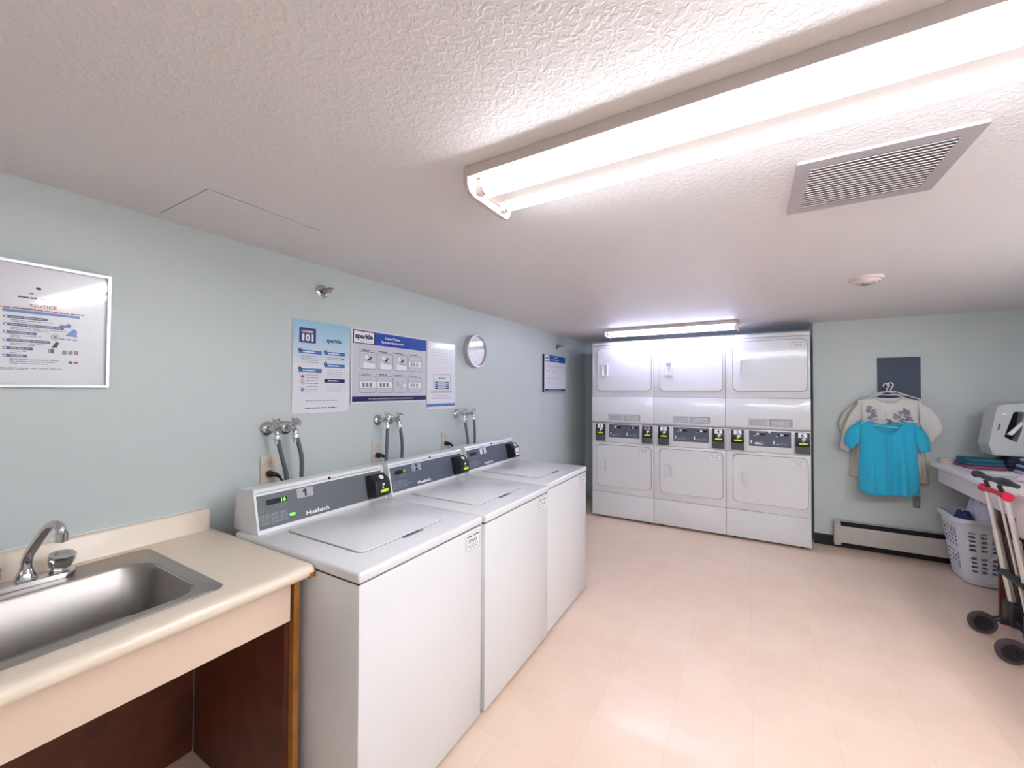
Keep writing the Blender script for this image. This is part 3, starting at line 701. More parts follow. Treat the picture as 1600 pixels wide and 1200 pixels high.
# poster 2: washer operating instructions
t = thing('washer_instruction_poster', 'wide poster with blue banner and eight instruction boxes above the washers', 'poster', (0, 1.83, 1.36), 'posters taped to the wall above the washers')
q = AS(.0060); backing(q, 1.518, 2.137, 1.362, 1.794)
q.rect(1.526, 1.372, 2.134, 1.786, M_pgrey, 1); q.rect(1.528, 1.708, 2.134, 1.785, M_blue, 2); q.rect(1.528, 1.708, 1.688, 1.785, M_navy, 3); q.rect(1.535, 1.713, 1.677, 1.779, M_wprint, 4)
q.text('sparkle', 1.606, 1.739, w=.126, h=.027, m=M_navy, l=5, bold=.05, align='C'); q.text('SOLUTIONS', 1.620, 1.720, w=.086, h=.006, m=M_gprint, l=5, align='C')
q.text('Topload Washer', 1.826, 1.752, w=.128, h=.0125, m=M_wprint, l=5, bold=.03, align='C'); q.text('Operating Instructions', 1.826, 1.727, w=.190, h=.0125, m=M_wprint, l=5, bold=.03, align='C')
cols = ((1.576, 1.696), (1.704, 1.828), (1.835, 1.956), (1.964, 2.085))
for r, (z0, z1) in enumerate(((1.562, 1.665), (1.423, 1.525))):
    for k, (a, b) in enumerate(cols):
        q.line(a, z0, b, z1, .014, M_purple, .0022, 2); q.text(str(r*4+k+1), a-.004, z1+.003, h=.009, m=M_dprint, l=2, bold=.02); q.words(a+.012, a+.08, z1+.005, .0045, M_dprint, 2, r*4+k)
        c = (a+b)/2
        if r == 0 and k < 3:
            q.poly([(a+.028, z0+.004), (a+.028, z0+.046), (a+.058, z0+.038), (a+.058, z0+.004)], M_wprint, 2); q.poly([(a+.060, z0+.004), (a+.060, z0+.038), (b-.008, z0+.034), (b-.008, z0+.004)], M_wprint, 2)
            q.poly([(a+.030, z0+.048), (a+.060, z0+.041), (b-.010, z0+.037), (a+.080, z0+.047)], M_lprint, 2)
            q.poly([(a+.034, z0+.060), (a+.034, z0+.086), (a+.056, z0+.088), (a+.060, z0+.060)], M_wprint, 3); q.line(a+.033, z0+.059, a+.060, z0+.089, .002, M_dprint, .0015, 4)
            q.disc(a+.070, z0+.058, .010, M_dprint, 3, ry=.006); q.disc(a+.080, z0+.068, .006, M_dprint, 3, ry=.008)
        elif k == 2:
            q.disc(a+.038, z0+.052, .011, M_gprint, 2, ry=.018); q.disc(a+.038, z0+.052, .008, M_pgrey, 3, ry=.014)
            q.poly([(a+.060, z0+.024), (a+.063, z0+.024), (a+.080, z0+.078), (a+.077, z0+.078)], M_gprint, 2); q.rect(a+.080, z0+.040, b-.010, z0+.056, M_wprint, 2); q.line(a+.079, z0+.039, b-.009, z0+.057, .002, M_gprint, .0012, 3)
        else:
            q.rect(a+.003, z0+.030, b-.003, z0+.066, M_wprint, 2)
            for j in range(3): q.rr(a+.020+j*.026, z0+.034, a+.038+j*.026, z0+.060, .003, M_gprint if r and k < 2 else M_lprint, 3)
            q.rect(a+.004, z0+.070, b-.004, z0+.0715, M_gprint, 2); q.rect(a+.004, z0+.026, b-.004, z0+.0275, M_gprint, 2)
q.rect(1.526, 1.372, 2.134, 1.402, M_navy, 3); q.words(1.64, 2.01, 1.384, .006, M_lprint, 4, 77)
q.make('poster_sheet', t)

# poster 3: laminated sheet, laptop picture
t = thing('laptop_poster', 'white laminated poster with a drawing of a laptop, right of the wide poster', 'poster', (0, 2.3, 1.30), 'posters taped to the wall above the washers')
q = AS(.0045); backing(q, 2.146, 2.458, 1.303, 1.786)
q.rect(2.146, 1.322, 2.458, 1.342, M_mblue, 1)
q.line(2.211, 1.432, 2.402, 1.556, .006, M_gprint, .003, 1); q.rr(2.180, 1.420, 2.426, 1.430, .004, M_lprint, 1)
q.text('sparkle', 2.306, 1.520, w=.078, h=.014, m=M_purple, l=2, align='C', bold=.02)
for z, m in ((1.490, M_teal), (1.476, M_mblue), (1.462, M_purple), (1.447, M_navy)): q.rect(2.230, z, 2.385, z+.0105, m, 2); q.words(2.26, 2.35, z+.003, .004, M_wprint, 3, int(z*1000))
q.line(2.224, 1.444, 2.391, 1.506, .002, M_lprint, .0015, 1)
q.words(2.22, 2.38, 1.396, .005, M_gprint, 1, 5); q.words(2.20, 2.41, 1.380, .005, M_gprint, 1, 6)
for k in range(5): q.words(2.19, 2.42, 1.73-k*.022, .004, M_pgrey, 1, k+80)
q.make('poster_sheet', t)

# poster 4: dryer instructions on the far wall, mounted on a standing-off board
t = thing('dryer_instruction_poster', 'poster with a blue banner on the left wall near the dryers, away from the others', 'poster', (0, 4.27, 1.42))
bm = NB(); box(bm, .0005, .022, 3.985, 4.575, 1.424, 1.838, .002); obj('backing_board', bm, M_blk, t, smooth=0)
q = AS(.0236); backing(q, 3.990, 4.570, 1.424, 1.838)
q.rect(4.000, 1.762, 4.562, 1.834, M_blue, 1); q.rect(4.000, 1.762, 4.125, 1.834, M_navy, 2); q.rect(4.008, 1.769, 4.118, 1.828, M_wprint, 3); q.text('sparkle', 4.063, 1.790, w=.095, h=.022, m=M_navy, l=4, bold=.05, align='C')
q.text('Dryer', 4.29, 1.805, w=.10, h=.014, m=M_wprint, l=4, bold=.03, align='C'); q.text('Operating Instructions', 4.27, 1.780, w=.20, h=.013, m=M_wprint, l=4, bold=.03, align='C')
for r, (z0, z1) in enumerate(((1.60, 1.705), (1.47, 1.57))):
    for k in range(4 if r == 0 else 3):
        a = 4.03+k*.128+r*.03; q.line(a, z0, a+.115, z1, .014, M_gprint if r == 0 else M_lprint, .002, 1); q.words(a+.01, a+.09, z1+.005, .005, M_gprint, 1, k); q.disc(a+.057, (z0+z1)/2, .018 if r == 0 else .01, M_lprint, 1, ry=.010)
q.rect(4.000, 1.430, 4.562, 1.456, M_navy, 1); q.words(4.08, 4.46, 1.440, .007, M_lprint, 2, 3)
q.make('poster_sheet', t)

# clock
ky, kz = 2.690, 1.758
t = thing('wall_clock', 'round silver rimmed wall clock with a white dial on the left wall', 'clock', (0, ky, kz-.13))
KC = (0, ky, kz)
bm = NB(); lathe(bm, [(0, .001), (.124, .001), (.128, .008), (.128, .034), (.134, .040), (.135, .050), (.131, .055), (.122, .053), (.117, .044), (.116, .034)], KC, (1, 0, 0), 48); obj('rim', bm, M_frame, t)
q = Sheet((.0350, ky, kz), UY, UZ, .0004); q.disc(0, 0, .1165, M_wprint, 0, 48)
for k in range(12):
    a = PI/2-k*PI/6; q.text(str(k or 12), .090*math.cos(a), .090*math.sin(a)-.009, h=.018, m=M_lprint, l=1, align='C')
for k in range(60):
    a = k*PI/30; q.disc(.108*math.cos(a), .108*math.sin(a), .0016, M_lprint, 1, 6)
q.make('dial', t)
def hand(L, w, ang, tail, x):
    bm = NB(); d = Vector((0, math.sin(ang), math.cos(ang))); p = Vector((0, d.z, -d.y)); c = Vector((x, ky, kz))
    P = [c-d*tail-p*w, c-d*tail+p*w, c+d*L+p*w*.6, c+d*L-p*w*.6]; V = [bm.verts.new(v+Vector((dx, 0, 0))) for dx in (0, .001) for v in P]
    for f in ((0, 1, 2, 3), (7, 6, 5, 4), (0, 4, 5, 1), (1, 5, 6, 2), (2, 6, 7, 3), (3, 7, 4, 0)): bm.faces.new([V[i] for i in f])
    return bm
obj('minute_hand', hand(.096, .0035, math.radians(217), .030, .0385), M_hang, t, smooth=0); obj('hour_hand', hand(.068, .004, math.radians(141), .015, .0375), M_hang, t, smooth=0)
bm = NB(); f_ = bm.faces.new([bm.verts.new((.044, ky+.1165*math.cos(2*PI*k/48), kz+.1165*math.sin(2*PI*k/48))) for k in range(48)]); f_.tag = True; obj('clock_glass', bm, M_glass, t, smooth=0)

# sidewall sprinklers
for (y, z, lab) in ((1.335, 1.957, 'steel sidewall sprinkler above the tall blue poster'), (4.36, 1.955, 'steel sidewall sprinkler above the far dryer poster')):
    t = thing('sprinkler_head', lab, 'sprinkler', (0, y, z-.03), 'sidewall sprinklers on the left wall')
    bm = NB(); lathe(bm, [(0, .001), (.036, .001), (.036, .004), (.030, .010), (.020, .012), (.018, .004), (0, .004)], (0, y, z), (1, 0, 0), 28); obj('escutcheon', bm, M_chrome, t)
    bm = NB(); lathe(bm, [(0, .004), (.0125, .004), (.0125, .030), (.016, .032), (.016, .040), (.009, .044), (0, .044)], (0, y, z), (1, 0, 0), 12); obj('sprinkler_body', bm, M_steel, t)
    bm = NB()
    for s_ in (-1, 1): tube(bm, smooth_path([(.040, y+s_*.010, z), (.052, y+s_*.015, z), (.064, y+s_*.006, z), (.068, y, z)], 4), .0028, 8)
    tube(bm, [(.042, y, z), (.066, y, z)], .0026, 8)
    obj('frame_arms', bm, M_steel, t)
    bm = NB(); prism(bm, [(.064, z+.004), (.090, z+.007), (.090, z+.009), (.064, z+.009)], 'y', y-.014, y+.014, .0006); lathe(bm, [(0, .066), (.013, .067), (.013, .069), (0, .069)], (0, y, z), (1, 0, 0), 14); obj('deflector', bm, M_steel, t)

# valves and hoses
def valve(y, z, label):
    t = thing('hose_valve', label, 'water valve', (0, y, z-.03), 'paired hose valves above the washers')
    bm = NB(); lathe(bm, [(0, .001), (.034, .001), (.034, .003), (.030, .010), (.020, .016), (.016, .018), (.013, .018)], (0, y, z), (1, 0, 0), 30); obj('escutcheon', bm, M_chrome, t)
    bm = NB(); tube(bm, [(.014, y, z), (.062, y, z)], .0125, 16); tube(bm, smooth_path([(.050, y, z), (.070, y, z-.002), (.080, y, z-.014), (.082, y, z-.026)], 4), .0125, 14)
    tube(bm, [(.058, y, z+.002), (.080, y, z+.024)], [.014, .009], 14)
    obj('valve_body', bm, M_chrome, t)
    d = Vector((.72, 0, .69)).normalized(); c = Vector((.088, y, z+.033)); a = Vector((0, 1, 0)); b = d.cross(a)
    bm = NB(); n = 60; rg = []
    P = []
    for k in range(n):
        th = 2*PI*k/n; r = .0205+.0032*math.cos(6*th); P.append(c+a*math.cos(th)*r+b*math.sin(th)*r)
    ring = [[bm.verts.new(P[k]+((P[k]-c).normalized()*math.cos(2*PI*j/8)+d*math.sin(2*PI*j/8))*.0042) for j in range(8)] for k in range(n)]
    for k in range(n):
        for j in range(8): bm.faces.new((ring[k][j], ring[(k+1) % n][j], ring[(k+1) % n][(j+1) % 8], ring[k][(j+1) % 8]))
    for k in range(6):
        th = PI/6*2*k; tube(bm, [c, c+(a*math.cos(th)+b*math.sin(th))*.021], .0032, 8)
    lathe(bm, [(0, -.006), (.006, -.006), (.006, .004), (0, .005)], c, d, 12)
    obj('hand_wheel', bm, M_chrome, t)
def hose(P, label):
    t = thing('supply_hose', label, 'hose', P[-1], 'grey rubber supply hoses behind the washers')
    bm = NB(); tube(bm, smooth_path(P, 8), .0098, 14); obj('hose_tube', bm, M_hose, t)
    p = Vector(P[0]); bm = NB(); lathe(bm, [(0, .004), (.0145, .004), (.0155, 0), (.0155, -.014), (.012, -.018), (.0115, -.036), (0, -.036)], p, (0, 0, 1), 16); obj('hose_coupling', bm, M_alum, t)
VY = [(1.062, 1.150), (1.715, 1.812), (2.475, 2.590)]
for i, (a, b) in enumerate(VY):
    n_ = ('washer 1', 'washer 2', 'washer 3')[i]; m_l = ('nearest the sink', 'in the middle of the row', 'nearest the wall clock')[i]
    valve(a, 1.258, 'left chrome wheel valve %s, above %s' % (m_l, n_))
    valve(b, 1.256, 'right chrome wheel valve %s, above %s' % (m_l, n_))
    sg = (1, -.6, .6)[i]
    hose([(.083, a, 1.228), (.089, a+.006*sg, 1.19), (.096, a+.020*sg, 1.12), (.10, a+.036*sg, 1.04), (.095, a+.040*sg, .92), (.085, a+.03*sg, .70)], 'grey hose from the left valve %s, behind %s' % (m_l, n_))
    sg2 = (1, .4, -.2)[i]
    hose([(.083, b, 1.226), (.092, b+.008*sg2, 1.19), (.100, b+.020*sg2, 1.12), (.10, b+.022*sg2, 1.04), (.095, b+.020*sg2, .92), (.085, b+.015*sg2, .70)], 'grey hose from the right valve %s, behind %s' % (m_l, n_))

# outlets with plugs and cords
for i, y in enumerate((1.070, 1.708, 2.345)):
    z = 1.070; m = (M_beige, M_ivory, M_ivory)[i]
    t = thing('wall_outlet', ['beige wall outlet nearest the sink, behind washer 1', 'ivory wall outlet below the wide poster, behind the middle washer', 'ivory wall outlet below the laptop poster, farthest from the sink'][i], 'outlet', (0, y, z-.06), 'outlets behind the washers')
    bm = NB(); prism(bm, rrect(y-.038, y+.038, z-.061, z+.061, .004, 3), 'x', .0005, .0065, .002); obj('cover_plate', bm, m, t, smooth=30)
    for dz in (.022, -.022):
        s = Sheet((.0070, y, z+dz), UY, UZ); s.disc(0, 0, .0175, m, 0, 24); s.ring(0, 0, .0182, .0012, M_gprint, 1, 24); s.rect(-.0075, .001, -.0050, .010, M_dprint, 1); s.rect(.0050, .001, .0075, .010, M_dprint, 1); s.disc(0, -.008, .0028, M_dprint, 1)
        s.make('receptacle', t)
    t = thing('power_cord', ['black power cord in the beige outlet nearest the sink', 'black power cord in the middle outlet, below the wide poster', 'black power cord in the outlet farthest from the sink'][i], 'power cord', (.03, y, z-.05), 'black cords plugged in behind the washers')
    pc = (.0072, y, z-.022)
    bm = NB(); lathe(bm, [(0, 0), (.0145, 0), (.0150, .010), (.0125, .028), (.008, .034), (0, .035)], pc, (1, 0, 0), 18); tube(bm, smooth_path([(.030, y, z-.022), (.040, y+.016, z-.026), (.046, y+.030, z-.040)], 5), [.010]*6+[.008]*4+[.006], 12); obj('plug', bm, M_blk, t)
    bm = NB(); tube(bm, smooth_path([(.046, y+.029, z-.039), (.050, y+.038, z-.060), (.056, y+.044, z-.10), (.07, y+.045, z-.22), (.07, y+.045, z-.40)], 6), .0048, 10); obj('cord', bm, M_blk, t)

# ================================================================== BACK WALL, RIGHT PART
yb = YB
t = thing('slate_panel', 'dark slate blue rectangular board on the back wall behind the hangers', 'board', (3.08, yb, 1.36))
bm = NB(); box(bm, 2.940, 3.222, yb-.012, yb-.0005, 1.355, 1.740, .001); obj('board', bm, M_blueboard, t, smooth=0)
bm = NB(); tube(bm, smooth_path([(3.0, yb-.012, 1.470), (3.0, yb-.035, 1.468), (3.0, yb-.050, 1.474), (3.0, yb-.056, 1.488)], 4), .004, 8); lathe(bm, [(0, .012), (.010, .012), (.010, .015), (0, .016)], (3.0, yb, 1.470), (0, -1, 0), 12); obj('coat_hook', bm, M_steel, t)
HX = 3.0
def hanger(label, cx, yh, ztop, half, drop, rot=0, thick=.0045, wire=False, hookz=.075):
    """ztop: top of the hook's bend"""
    t = thing('clothes_hanger', label, 'hanger', (cx, yh, ztop-.1), 'white clothes hangers on the wall hook')
    zb = ztop-hookz
    m3 = Matrix.Rotation(rot, 3, 'Y')
    def X(x, z, y=0): v = m3 @ Vector((x, 0, z-ztop)); return (cx+v.x, yh+y+.0, ztop+v.z)
    r = .019
    hk = [X(-r-.001, ztop-.028)]+[X(r*math.cos(a), ztop-r+r*math.sin(a)) for a in [math.radians(x) for x in range(180, -50, -25)]]+[X(.003, zb+.022), X(.001, zb+.004), X(0, zb)]
    bm = NB(); tube(bm, smooth_path(hk, 3), thick*1.1, 10); obj('hook', bm, M_hang, t)
    bm = NB()
    tube(bm, smooth_path([X(0, zb), X(-.04, zb-.006), X(-half*.55, zb-drop*.48), X(-half, zb-drop), X(-half+.004, zb-drop-.014)], 5), thick, 10)
    tube(bm, smooth_path([X(0, zb), X(.04, zb-.006), X(half*.55, zb-drop*.48), X(half, zb-drop), X(half-.004, zb-drop-.014)], 5), thick, 10)
    tube(bm, [X(-half+.004, zb-drop-.014), X(half-.004, zb-drop-.014)], thick*.8, 8)
    if not wire: tube(bm, smooth_path([X(-.10, zb-drop*.5), X(-.05, zb-.028), X(.05, zb-.028), X(.10, zb-drop*.5)], 5), thick*.7, 8)
    obj('arms', bm, M_hang, t)
def shirt(label, cx, yc, ztop, half, slope, zhem, hemhalf, neck, scoop, cuffs, mt, seed, th=.035, tilt=0, hemtilt=0, arm=.19):
    """a T-shirt hanging from its shoulders, open at neck, sleeves and hem; cuffs: outer and inner point of each sleeve end (x, z)"""
    length = ztop-zhem
    t = thing('hanging_shirt', label, 'shirt', (cx, yc, zhem), 'shirts on hangers at the back wall')
    rnd = random.Random(seed); ph = [rnd.uniform(0, 6.28) for _ in range(6)]
    def top(s_): return ztop-slope*abs(s_)**1.4
    def edge(v): return half*(1-.10*math.sin(PI*min(1, v*1.3)))*(1-v)+hemhalf*v
    def folds(s_, v): return (.016*math.sin(s_*6+ph[0]+v*1.5)+.012*math.sin(s_*11+ph[1]-v)+.004*math.sin(s_*19+ph[2]))*min(1, v*1.5)
    def pt(side, s_, v):
        zt = top(s_)
        if abs(s_) < neck:
            k = 1-(s_/neck)**2; zt = top(neck)-(scoop if side > 0 else scoop*.3)*k**.62
        zh = zhem-.010*math.sin(s_*2.4+ph[3])+hemtilt*s_+.012*abs(s_)**6
        z = zt*(1-v)+zh*v
        dep = (ztop-z)/length
        x = s_*edge(max(0, dep))+tilt*dep
        bul = th*(max(0, 1-s_*s_))**.5*(.15+.85*min(1, dep*2.4))
        y = yc-side*bul-folds(s_, dep)*(1 if side > 0 else .6)
        return Vector((cx+x, y, z))
    bm = NB()
    for side in (1, -1): surf(bm, lambda u, v: pt(side, -1+2*u, v), 48, 26)
    bmesh.ops.remove_doubles(bm, verts=bm.verts, dist=.0012)
    o = obj('shirt_body', bm, mt, t, smooth=180); solid(o, .0022)
    for sx, (co, ci) in zip((-1, 1), cuffs):
        bm = NB()
        S0 = Vector((cx+sx*half*.86, yc, top(.86)-.003)); A0 = Vector((cx+sx*(edge(arm/length)-.004), yc, ztop-arm))
        C0 = Vector((co[0], yc-.004, co[1])); C1 = Vector((ci[0], yc-.004, ci[1]))
        def sl(u, v):
            a = 2*PI*u
            e = S0.lerp(C0, v)+Vector((sx*.030, 0, .018))*math.sin(PI*v); g = A0.lerp(C1, v)
            m_ = (e+g)/2; h_ = (e-g)/2
            return m_+h_*math.cos(a)+Vector((0, 1, 0))*math.sin(a)*(th*.55*(1-.25*v)+.005*math.sin(3*a+v*4+ph[5])*v)
        surf(bm, sl, 30, 10, close_u=True); o = obj('sleeve', bm, mt, t, smooth=180); solid(o, .002)
    bm = NB(); P = []
    K = 40
    for side, rng in ((1, range(K+1)), (-1, range(K, -1, -1))):
        for k in rng:
            s_ = -neck+2*neck*k/K; P.append(pt(side, s_*.999, 0)+Vector((0, -.0015*side, 0)))
    tube(bm, P+[P[0]], .0035, 6, caps=False, flat=1.5); obj('neckband', bm, mt, t, smooth=180)
    return t, pt
hanger('white plastic hanger nearest the wall, holding the long cream shirt', 2.992, yb-.050, 1.510, .185, .075, .04, hookz=.075)
hanger('white plastic hanger holding the shirt with the floral print', 3.002, yb-.112, 1.514, .185, .070, -.02, hookz=.075)
hanger('thin white hanger inside the turquoise shirt', 2.962, yb-.205, 1.265, .155, .060, .10, .003, True, hookz=.050)
shirt('long off-white shirt hanging behind the others, its hem showing below the turquoise one', 2.990, yb-.050, 1.395, .200, .045, .660, .258, .38, .05, (((2.652, 1.131), (2.69, 1.05)), ((3.300, 1.08), (3.24, 1.00))), M_shirtc, 3, th=.020, hemtilt=-.012)
ts, pf_ = shirt('white T-shirt with a grey violet floral print behind the turquoise shirt', 2.990, yb-.112, 1.402, .215, .045, .720, .205, .40, .048, (((2.655, .930), (2.715, .895)), ((3.328, 1.130), (3.255, 1.010))), M_shirtw, 5, th=.030, arm=.24)
# floral print: petals laid on the front
bm = NB(); rnd = random.Random(4)
def petal(cu, cv, L_, wd, ang):
    pts = []
    for k in range(12):
        a = 2*PI*k/12; x = math.cos(a)*L_; z = math.sin(a)*wd*(1-.3*math.cos(a))
        X_ = cu+x*math.cos(ang)-z*3*math.sin(ang); Z_ = cv+(x*math.sin(ang)*.33+z*math.cos(ang)); pts.append(pf_(1, max(-.95, min(.95, X_)), max(.01, Z_))+Vector((0, -.0030, 0)))
    try: bm.faces.new([bm.verts.new(p) for p in pts])
    except ValueError: pass
for cu, cv, n_ in ((-.62, .15, 7), (-.50, .21, 9), (-.55, .28, 8), (.05, .27, 7), (.28, .20, 9), (.58, .18, 9), (.60, .26, 7), (.15, .33, 9), (.36, .30, 7)):
    for k in range(n_):
        petal(cu+rnd.uniform(-.09, .09), cv+rnd.uniform(-.035, .035), rnd.uniform(.06, .12), rnd.uniform(.014, .028)*.6, rnd.uniform(-.5, 1.1))
obj('floral_print', bm, M_floral, ts, smooth=0)
shirt('turquoise T-shirt hanging in front of the white ones', 2.955, yb-.200, 1.197, .200, .022, .560, .190, .54, .110, (((2.672, .985), (2.722, .925)), ((3.222, .955), (3.168, .935))), M_shirtb, 11, th=.042, tilt=.012, arm=.20)

# small fitting on the wall
t = thing('wall_fitting', 'small grey metal fitting low on the back wall under the turquoise shirt', 'fitting', (3.185, yb, .44))
bm = NB(); box(bm, 3.165, 3.210, yb-.010, yb-.0005, .435, .560, .003); obj('mounting_plate', bm, M_gprint, t)
bm = NB(); lathe(bm, [(0, .010), (.012, .010), (.012, .030), (.017, .032), (.017, .040), (0, .041)], (3.185, yb, .475), (0, -1, 0), 14); tube(bm, smooth_path([(3.185, yb-.034, .475), (3.192, yb-.036, .500), (3.203, yb-.026, .522)], 4), .005, 8); obj('outlet_stub', bm, M_steel, t)

# baseboard heater
hx0, hx1 = 2.615, XR-.001
t = thing('baseboard_heater', 'long low grey baseboard heater along the back wall', 'heater', (3.25, yb, .03))
bm = NB(); prism(bm, [(yb-.0085, .060), (yb-.0085, .252), (yb-.014, .252), (yb-.014, .060)], 'x', hx0+.03, hx1); obj('back_plate', bm, M_dgrey, t, smooth=0)  # plate coloured dark for the shade inside the open top
bm = NB(); box(bm, hx0+.03, hx1, yb-.022, yb-.0005, .2405, .2505, .002); obj('top_lip', bm, M_tan, t, smooth=0)
bm = NB(); box(bm, hx0+.05, hx1, yb-.016, yb-.0145, .18, .239); obj('slot_shade', bm, M_gap, t, smooth=0)  # dark strip painting the shade in the slot
bm = NB(); prism(bm, [(yb-.066, .060), (yb-.070, .064), (yb-.070, .196), (yb-.062, .210), (yb-.058, .208), (yb-.066, .194), (yb-.066, .066)], 'x', hx0+.03, hx1); obj('front_cover', bm, M_tan, t, smooth=0)
bm = NB(); box(bm, hx0+.04, hx1, yb-.060, yb-.0145, .17, .176); obj('interior_shade', bm, M_gap, t, smooth=0)  # dark sheet for the shade down inside the heater
bm = NB()
for k in range(60): box(bm, hx0+.05+k*.0205, hx0+.052+k*.0205, yb-.056, yb-.016, .10, .185)
tube(bm, [(hx0+.03, yb-.036, .15), (hx1, yb-.036, .15)], .010, 10); obj('fin_tube', bm, M_dgrey, t, smooth=0)
bm = NB(); prism(bm, [(yb-.009, .035), (yb-.009, .252), (yb-.034, .252), (yb-.072, .226), (yb-.074, .035)], 'x', hx0, hx0+.048, .003); obj('end_cap', bm, M_tan, t, smooth=30)

# ================================================================== RIGHT COUNTER
rz = .868; rx0 = 3.222; ry1 = 4.600; ry0 = .6
t = thing('folding_counter', 'long white folding counter along the right wall', 'counter', (3.55, 2.6, 0))
bm = NB(); prism(bm, [(rx0+.006, rz-.036), (rx0, rz-.028), (rx0, rz-.006), (rx0+.005, rz), (XR-.002, rz), (XR-.002, rz-.036)], 'y', ry0, ry1); obj('countertop', bm, mat('white_laminate', srgb(226, 220, 220), .35, coat=.15), t, smooth=30)
bm = NB(); box(bm, rx0+.040, rx0+.058, ry0, ry1-.02, rz-.155, rz-.037, .001); box(bm, rx0+.059, XR-.002, ry1-.038, ry1-.02, rz-.155, rz-.037, .001); obj('apron', bm, mat('apron_laminate', srgb(222, 210, 206), .4), t, smooth=0)
for y in (3.72, 1.3):
    bm = NB(); box(bm, rx0+.062, XR-.01, y, y+.022, .0, rz-.037, .001); obj('support_panel', bm, M_dwood, t, smooth=0)

# folded laundry
def folded(name, label, cat, x, y, z, a, b, h, mt, rot=0, layers=2, seed=0, group=None, m2=None):
    t = thing(name, label, cat, (x, y, z), group); rnd = random.Random(seed); c, s_ = math.cos(rot), math.sin(rot)
    for k in range(layers):
        z0 = z+h*k/layers; hh = h/layers*.96; aa = a*(1-.05*k); bb = b*(1-.04*k); ph = rnd.uniform(0, 6)
        bm = NB(); pts = rrect(-aa/2, aa/2, -bb/2, bb/2, .02, 5); n = len(pts)
        prof = [(0.965, 0), (.995, .25), (1, .5), (.99, .8), (.95, 1.0)]
        rings = []
        for f, g in prof:
            rg = []
            for (px, py) in pts:
                q_ = f+.015*math.sin(5*math.atan2(py, px)+ph); X_ = px*q_; Y_ = py*q_; rg.append(bm.verts.new((x+X_*c-Y_*s_, y+X_*s_+Y_*c, z0+g*hh*(1+.10*math.sin(X_*30+ph)*(g > .4))+.0005)))
            rings.append(rg)
        for A_, B_ in zip(rings, rings[1:]):
            for i in range(n): bm.faces.new((A_[i], A_[(i+1) % n], B_[(i+1) % n], B_[i]))
        last = rings[-1]
        for f in (.7, .4, .12):
            rg = []
            for (px, py) in pts:
                X_, Y_ = px*f, py*f; rg.append(bm.verts.new((x+X_*c-Y_*s_, y+X_*s_+Y_*c, z0+hh*(1.03+.05*math.sin(X_*25+ph)+.04*math.sin(Y_*31))+.0005)))
            for i in range(n): bm.faces.new((last[i], last[(i+1) % n], rg[(i+1) % n], rg[i]))
            last = rg
        bm.faces.new(last); bm.faces.new(rings[0][::-1])
        obj('folded_layer', bm, (m2 if (m2 and k % 2) else mt), t, smooth=60)
    return t
G = 'folded laundry on the right counter'
folded('folded_cloth', 'flat stone coloured folded cloth at the far end of the counter', 'laundry', 3.325, 4.548, rz, .15, .085, .045, M_creamc, .0, 3, 1, G)
folded('folded_cloth', 'maroon folded garment under the teal one', 'laundry', 3.425, 4.385, rz+.0055, .21, .21, .022, M_maroon, .08, 1, 2, G)
folded('folded_cloth', 'deep teal folded garment on top of the maroon one', 'laundry', 3.430, 4.390, rz+.0290, .20, .20, .045, M_tealc, .08, 2, 3, G, M_tealc)
t = thing('paper_sheet', 'curled white sheet lying under the folded garments near the counter edge', 'paper', (3.43, 4.1, rz))
bm = NB(); surf(bm, lambda u, v: Vector((3.29+.25*u+.03*v, 4.47-.36*v, rz+.0012+.003*(1-u)**4*math.sin(PI*v))), 14, 14); solid(obj('sheet', bm, M_wprint, t, smooth=180), .001, 1)
folded('folded_cloth', 'lavender grey garment with dark edging behind the pink cloth', 'laundry', 3.70, 4.21, rz, .27, .21, .105, M_stripe, .10, 5, 6, G, M_darkc)
# pink crumpled garment
def heap(name, label, cat, x, y, z, a, b, h, mt, seed, rot=0, ov=None, group=G, pw=2.6):
    t = thing(name, label, cat, (x, y, z), group); c, s_ = math.cos(rot), math.sin(rot); bm = NB(); o_ = Vector((seed*3.1, seed*1.7, 0))
    def f(u, v):
        U, V = 2*u-1, 2*v-1; k = math.sqrt(max(U*U, V*V)); l = math.hypot(U, V) or 1; U, V = U/l*k, V/l*k
        r = math.hypot(U, V); e = 1+(.34 if group == G else .08)*noise.noise(Vector((U*2.2, V*2.2, seed)))
        X_, Y_ = U*a*e, V*b*e; zz = h*(1-r**pw)*((.85+.75*noise.noise(Vector((U*2.4, V*2.4, seed*2))) if group == G else 1+.4*noise.noise(Vector((U*3, V*3, seed*2))))+.25*noise.noise(Vector((U*8, V*6, seed))))
        return Vector((x+X_*c-Y_*s_, y+X_*s_+Y_*c, z+.002+max(0, zz)))
    surf(bm, f, 34, 34); o = obj('cloth', bm, mt, t, smooth=180); solid(o, .003, 1); return t
heap('pink_garment', 'crumpled pale pink garment heaped on the counter', 'laundry', 3.63, 3.84, rz, .21, .215, .095, M_pink, 2, .1)
heap('tan_garment', 'tan garment lying in front of the pink one', 'laundry', 3.64, 3.33, rz, .20, .215, .085, M_tanc, 5, .1)
t = thing('blush_cloth', 'pale blush cloth draped over the counter edge by the cart', 'laundry', (3.28, 3.10, rz), G)
bm = NB()
def dr(u, v):
    y = 2.90+.42*u; s_ = v*.42
    L1 = .20
    wv = .006*math.sin(u*14)+.004*math.sin(u*31)
    if s_ < L1: return Vector((rx0+L1-s_-.012, y, rz+.006+wv*.5+.002))
    k = min(1, (s_-L1)/.03); return Vector((rx0-.012*k-.004-wv*k*.8, y+.01*math.sin(v*6), rz+.006-(s_-L1)*(1-.0*u)+(.0)))
surf(bm, dr, 40, 36); solid(obj('cloth', bm, M_ppink, t, smooth=180), .003, 1)

